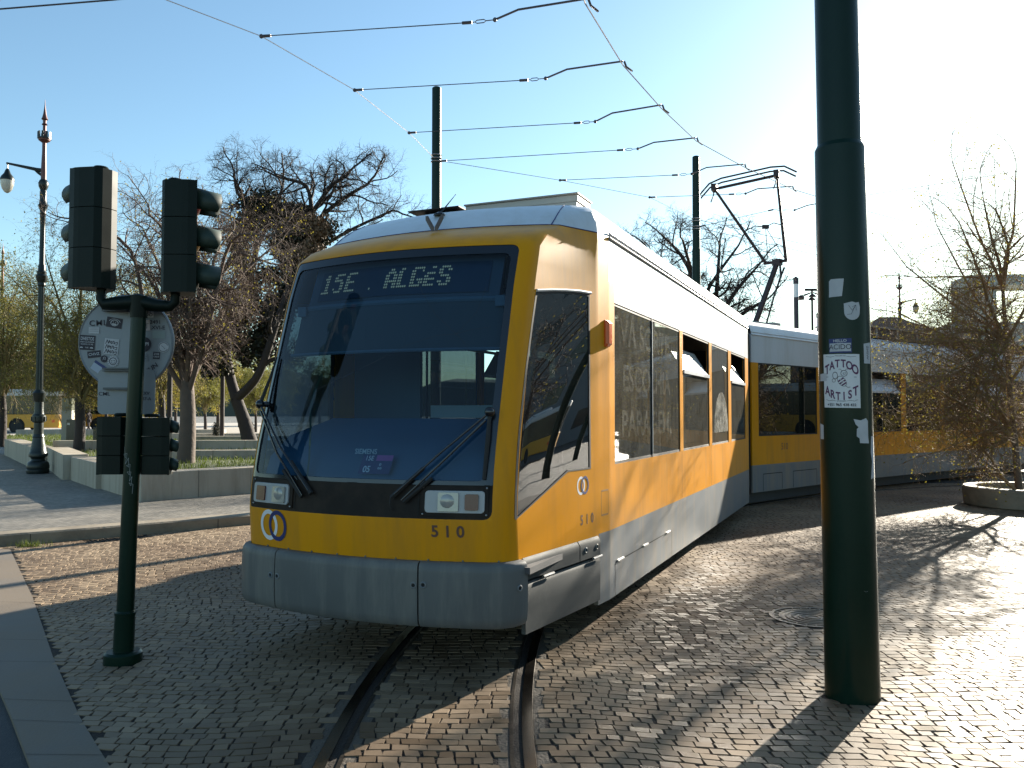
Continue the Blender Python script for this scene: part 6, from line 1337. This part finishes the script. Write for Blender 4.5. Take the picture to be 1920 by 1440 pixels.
# ---------------------------------------------------------------- far left: bus, kiosk, bins, people
def city_bus(label, x0, y0, L, rz):
    t = thing('city_bus', (x0, y0, .14), label, 'bus', rz=rz); M = WM[t.name]
    P = lambda x, y, z: M @ Vector((x, y, z))
    b = B(); 
    def hx(x0, x1, y0, y1, z0, z1, mi=0): b.hexa([P(x, y, z) for z in (z0, z1) for x, y in ((x0, y0), (x1, y0), (x1, y1), (x0, y1))], mi)
    hx(0, L, 0, 2.5, .35, 1.35); b.build('body', BUSY, t, bevel=.06)
    b = B(); hx(.03, L - .03, .03, 2.47, 1.35, 2.7); b.build('windows', mat('bus_window', (.01, .012, .014), .12), t)
    b = B(); hx(0, L, 0, 2.5, 2.7, 3.0); hx(1, L - 1.5, .4, 2.1, 3.0, 3.2); b.build('roof', mat('bus_roof', (.55, .55, .55), .5), t, bevel=.06)
    b = B()
    for x in [L * k / 7 for k in range(8)]: hx(x - .05 if x > 0 else 0, min(x + .05, L), -.01, 2.51, 1.35, 2.7)
    b.build('window_pillar', BLK, t)
    for x in (L * .22, L * .74):
        b = B(); b.lathe([(.2, -.15), (.48, -.14), (.5, -.05), (.5, .05), (.48, .14), (.2, .15)], M=M @ Matrix.Translation((x, .12, .48)) @ Matrix.Rotation(R_(90), 4, 'X'), n=20); b.build('wheel', RUB, t, smooth=40)
        b = B(); b.lathe([(.58, 0), (.58, .02), (.01, .02)], M=M @ Matrix.Translation((x, -.002, .5)) @ Matrix.Rotation(R_(90), 4, 'X'), n=20); b.build('wheel_arch', DRK, t)
    for x in (.3, L - .5): 
        b = B(); hx(x, x + .2, -.015, 0, .75, .95); b.build('side_lamp', ORNG, t)
city_bus('yellow city bus parked beyond the lawn on the far left', -45.0, 61, 11.8, 0)
city_bus('yellow city bus half hidden behind the round sign post', -40.0, 66.5, 9.3, R_(1))
STG = mat('stone_grey', (.30, .28, .24), .5)
t = thing('glass_stele', (-18.6, 34.6, .3), 'pale grey glass and stone information pillar in the park', 'pillar')
b = B(); b.box((-18.45, 34.6, 1.0), (.42, .25, 1.4)); b.build('stone_foot', STG, t, bevel=.01); b = B(); b.box((-18.45, 34.6, 1.95), (.40, .22, .5)); b.build('glass_top', mat('stele_glass', (.06, .08, .08), .1), t)
t = thing('electric_cabinet', (-17.9, 33.8, .3), 'black electric cabinet beside the pale information pillar', 'cabinet')
b = B(); b.box((-17.75, 33.8, .82), (.50, .35, 1.0)); b.build('casing', BLK, t, bevel=.02); b = B(); b.box((-17.9, 33.62, 1.15), (.10, .01, .08)); b.build('label_plate', PAPER, t)
t = thing('litter_bin', (-16.3, 33.0, .3), 'black litter bin beside the lower signal heads in the park', 'bin')
b = B(); b.box((-16.3, 33.0, .65), (.42, .4, .75)); b.build('body', BLK, t, bevel=.03); b = B(); b.box((-16.1, 32.8, .6), (.16, .05, .3)); b.build('ashtray', GRY, t)
# people, one continuous skinned body each
def person(loc, H, rz, label, top, legs, hairc, stride=.22):
    t = thing('person', loc, label, 'person', rz=rz); s_ = H / 1.75
    me = bpy.data.meshes.new('body')
    J = [(0, 0, .95), (0, 0, 1.15), (0, 0, 1.40), (0, 0, 1.50), (0, .01, 1.58), (0, .01, 1.70), (.10, 0, .90), (.11, stride * .5, .50), (.11, stride, .09), (.11, stride + .12, .04), (-.10, 0, .90), (-.11, -stride * .3, .50), (-.11, -stride, .09), (-.11, -stride + .12, .04), (.18, 0, 1.40), (.22, -.08, 1.14), (.23, -.04, .90), (.23, -.02, .82), (-.18, 0, 1.40), (-.22, .08, 1.14), (-.23, .14, .92), (-.23, .17, .84)]
    R = [.15, .13, .15, .06, .085, .075, .10, .065, .045, .035, .10, .065, .045, .035, .06, .042, .032, .035, .06, .042, .032, .035]
    E_ = [(0, 1), (1, 2), (2, 3), (3, 4), (4, 5), (0, 6), (6, 7), (7, 8), (8, 9), (0, 10), (10, 11), (11, 12), (12, 13), (2, 14), (14, 15), (15, 16), (16, 17), (2, 18), (18, 19), (19, 20), (20, 21)]
    me.from_pydata([(x * s_, y * s_, z * s_) for x, y, z in J], E_, []); me.materials.append(mat('clothes_' + top[0], top[1], .9))
    o = bpy.data.objects.new('body', me); COL.objects.link(o); o.parent = t
    md = o.modifiers.new('skin', 'SKIN'); sv = me.skin_vertices[0].data
    for i, r in enumerate(R): sv[i].radius = (r * s_, r * s_ * (.75 if i < 3 else 1))
    sv[0].use_root = True; m2 = o.modifiers.new('sub', 'SUBSURF'); m2.levels = 1; m2.render_levels = 1
    b = B(); M = WM[t.name]; b.lathe([(.06, -.10), (.10, -.02), (.105, .05), (.07, .11), (.01, .125)], M=M @ Matrix.Translation((0, 0, 1.66 * s_)), n=12); b.build('hair', mat('dark_hair', (.02, .015, .012), .8), t, smooth=60)
    b = B(); b.lathe([(.15, .45), (.17, .8), (.165, .95), (.14, .98)] if legs == 'long' else [(.16, .80), (.17, .95), (.15, 1.0)], M=M @ Matrix.Scale(s_, 4), n=12); b.build('coat', mat('clothes_' + top[0], top[1], .9), t, smooth=60)
person((-31.5, 62.0, .14), 1.7, R_(80), 'person in dark clothes walking past the buses', ('dark', (.02, .015, .02)), 'x', None)
person((-16.3, 42.3, .15), 1.66, R_(10), 'person in white clothes with dark hair standing beyond the willow trunk', ('white', (.70, .68, .64)), 'long', None, .05)
for px_, Yq, lb in ((406, 41, 'small clipped dark shrub beside the brown park post'), (470, 44, 'small clipped dark shrub right of the leaning tree trunk')):
    T = Tree(90 + px_); x = (px_ - 960) / FPX * Yq; t = thing('shrub', (x, Yq, .15), lb, 'shrub'); b = B(); b.tube([(x, Yq, .15), (x, Yq, .6)], .03, 6); b.build('stem', BARKD, t)
    for k in range(900): o = T.r.normal(0, 1, 3); o /= np.linalg.norm(o); T.leaf(np.array([x, Yq, .75]) + o * np.array([.16, .16, .42]) * T.r.random() ** .4 + np.array([.06 * math.sin(k), 0, 0]), .07)
    T.foliage('leaves', IVYM, t)
wall([(-18, 43.5), (-12.6, 43.5)], .38, .6, 'bench', 'low pale stone bench on the plaza behind the rough willow', 1)
# ---------------------------------------------------------------- far right buildings
def facade(name, label, x, y, w_, d_, h, rz, cols, rows, mw, z0=0., wz=1.2, wh=1.5, ww=1.1, roof=None, mg=None):
    t = thing(name, (x, y, z0), label, 'building', rz=rz); M = WM[t.name]; P = lambda a, c, e: M @ Vector((a, c, e))
    mg = mg or mat('facade_glass', (.02, .025, .03), .12)
    sx = [-w_ / 2, w_ / 2]; sz = [0, h]; wins = []
    for i in range(cols):
        cx_ = -w_ / 2 + w_ * (i + .5) / cols; sx += [cx_ - ww / 2, cx_ + ww / 2]
        for j in range(rows): wins.append((cx_, wz + j * h / rows * .98))
    for j in range(rows): sz += [wz + j * h / rows * .98, wz + j * h / rows * .98 + wh]
    cl = lambda s, z: None if any(abs(s - cx_) < ww / 2 and z0_ < z < z0_ + wh for cx_, z0_ in wins) else 0
    k = skin(sx, sz, cl, lambda s, z, o: P(s, -d_ / 2 - o, z), .25); k.hexa([P(a, c, e) for e in (0, h) for a, c in ((-w_ / 2 + .001, -d_ / 2 + .26), (w_ / 2 - .001, -d_ / 2 + .26), (w_ / 2 - .001, d_ / 2), (-w_ / 2 + .001, d_ / 2))]); k.build('wall', mw, t)
    for cx_, zz in wins: b = B(); b.hexa([P(a, c, e) for e in (zz + .01, zz + wh - .01) for a, c in ((cx_ - ww / 2 + .01, -d_ / 2 + .16), (cx_ + ww / 2 - .01, -d_ / 2 + .16), (cx_ + ww / 2 - .01, -d_ / 2 + .2), (cx_ - ww / 2 + .01, -d_ / 2 + .2))]); b.build('window', mg, t)
    b = B(); b.hexa([P(a, c, e) for e in (h, h + .35) for a, c in ((-w_ / 2 - .15, -d_ / 2 - .15), (w_ / 2 + .15, -d_ / 2 - .15), (w_ / 2 + .15, d_ / 2 + .15), (-w_ / 2 - .15, d_ / 2 + .15))]); b.build('cornice', roof or mw, t)
    return t
SANDM = mat('sand_coloured_stone', (.52, .50, .45), .8, var=.1, vscale=.6, bump=.2, bscale=2); BRT = mat('brown_roof_tiles', (.10, .055, .042), .85, var=.3, vscale=1, bump=.8, bscale=6)
# stone cultural building with an open concrete portal frame on top
t = thing('stone_building', (51.5, 96, 0), 'long pale stone building with an open frame on its roof behind the planter willow', 'building', rz=R_(-8)); M = WM[t.name]; P = lambda a, c, e: M @ Vector((a, c, e))
def hx(b, x0, x1, y0, y1, z0, z1, mi=0): b.hexa([P(x, y, z) for z in (z0, z1) for x, y in ((x0, y0), (x1, y0), (x1, y1), (x0, y1))], mi)
b = B(); hx(b, -14, -2, -3, 10, 0, 10.6); b.build('low_wing', SANDM, t, bevel=.1)
b = B(); hx(b, -2, 36, -4, 14, 0, 11.6); b.build('main_block', SANDM, t, bevel=.1)
b = B(); hx(b, .5, 3.5, -2, 3, 11.6, 16.0); hx(b, 18, 21, -2, 3, 11.6, 16.0); hx(b, .5, 34, -2, 3, 16.0, 17.2); b.build('roof_frame', mat('green_grey_concrete', (.42, .45, .42), .8, var=.1, vscale=.5), t)
b = B(); b.add([P(*p) for p in ((3.5, 4, 11.6), (34, 4, 11.6), (34, 4, 16.5), (3.5, 12, 11.7), (34, 12, 11.7), (34, 12, 16.5))], [(0, 1, 2), (3, 5, 4), (0, 2, 5, 3), (1, 4, 5, 2), (0, 3, 4, 1)]); b.build('sloping_roof', mat('green_grey_metal', (.10, .15, .14), .5), t)
for k in range(6): b = B(); hx(b, -13.5 + k * 1.9, -12.5 + k * 1.9, -3.02, -2.9, 4.0, 7.0); b.build('window', mat('facade_glass', (.02, .025, .03), .12), t)
for k in range(9): b = B(); hx(b, 0 + k * 4, 2 + k * 4, -4.02, -3.9, 3.5, 8.5); b.build('window', mat('facade_glass', (.02, .025, .03), .12), t)
t = thing('long_shed', (33, 78, 0), 'long low building with a brown hipped roof beyond the tram roof', 'building'); M = WM[t.name]
b = B(); hx(b, .2, 4.6, -3, 3, 0, 9.0); b.build('wall', mat('shed_wall', (.13, .10, .08), .8), t)
b = B(); b.add([P(*p) for p in ((-.4, -3.5, 9), (5.2, -3.5, 9), (5.2, 3.5, 9), (-.4, 3.5, 9), (1.6, 0, 10.6), (3.2, 0, 10.6))], [(0, 1, 5, 4), (1, 2, 5), (2, 3, 4, 5), (3, 0, 4), (3, 2, 1, 0)]); b.build('roof', BRT, t)
t = thing('flat_roofed_house', (27.5, 71, 0), 'low dark red building peeping over the tram roof left of the sticker pole', 'building'); M = WM[t.name]
b = B(); hx(b, -3.0, 2.4, -2, 3, 0, 7.9); b.build('wall', mat('dark_red_wall', (.10, .03, .035), .8), t, bevel=.03); b = B(); hx(b, 1.0, 2.2, -2.3, -2.02, 6.5, 8.1); b.build('roof_box', PALE, t); b = B(); hx(b, -3.1, 2.5, -2.1, 3.1, 7.9, 8.0); b.build('cornice', DKP, t)
# ---------------------------------------------------------------- across the square, mirrored in the cab glass
CREAM = mat('cream_render', (.42, .39, .34), .8, var=.08, vscale=.3); GREYB = mat('grey_render', (.22, .22, .22), .8, var=.1, vscale=.2)
facade('apartment_building', 'grey apartment block across the square mirrored in the cab side window', 66, 44, 20, 12, 17, R_(-60), 6, 5, GREYB)
facade('apartment_building', 'cream terrace of flats across the square mirrored in the cab side window', 74, 62, 22, 12, 12, R_(-55), 7, 4, CREAM)
facade('apartment_building', 'lower cream house across the square mirrored in the tram glass', 50, 16, 18, 10, 9.5, R_(-75), 6, 3, CREAM)
cat_pole(17.5, 15.6, 8.2, .10, 5.0, 'dark green catenary pole off to the right mirrored in the cab side window', (6.2, 6.3))
cat_pole(24.5, 21.0, 7.8, .10, 4.0, 'farther catenary pole off to the right mirrored in the cab side window', (6.2, 6.3))
city_bus('orange and yellow bus on the far side of the square mirrored in the cab window', 37.5, 27.5, 11., R_(-58))
Y = 0; T = Tree(95)
for i, (x, y, H) in enumerate(((20.5, 12.0, 9.), (12.8, 16.0, 6.2), (16.2, 12.8, 6.5))):
    willow(100 + i, (x, y, 0), H, 2.6, 8, ('tall curly willow off to the right mirrored in the cab side window', 'curly willow off to the right casting its shade over the cobbles', 'small willow beyond the right edge shading the square')[i], r0=.14, kidsn=5, Lk=1.3, nleaf=700, lsz=.05)
wall([(13, 6), (14.5, 9.5)], .5, .5, 'garden_wall', 'low stone seat wall off to the right mirrored low in the cab window', 1, z0=0)
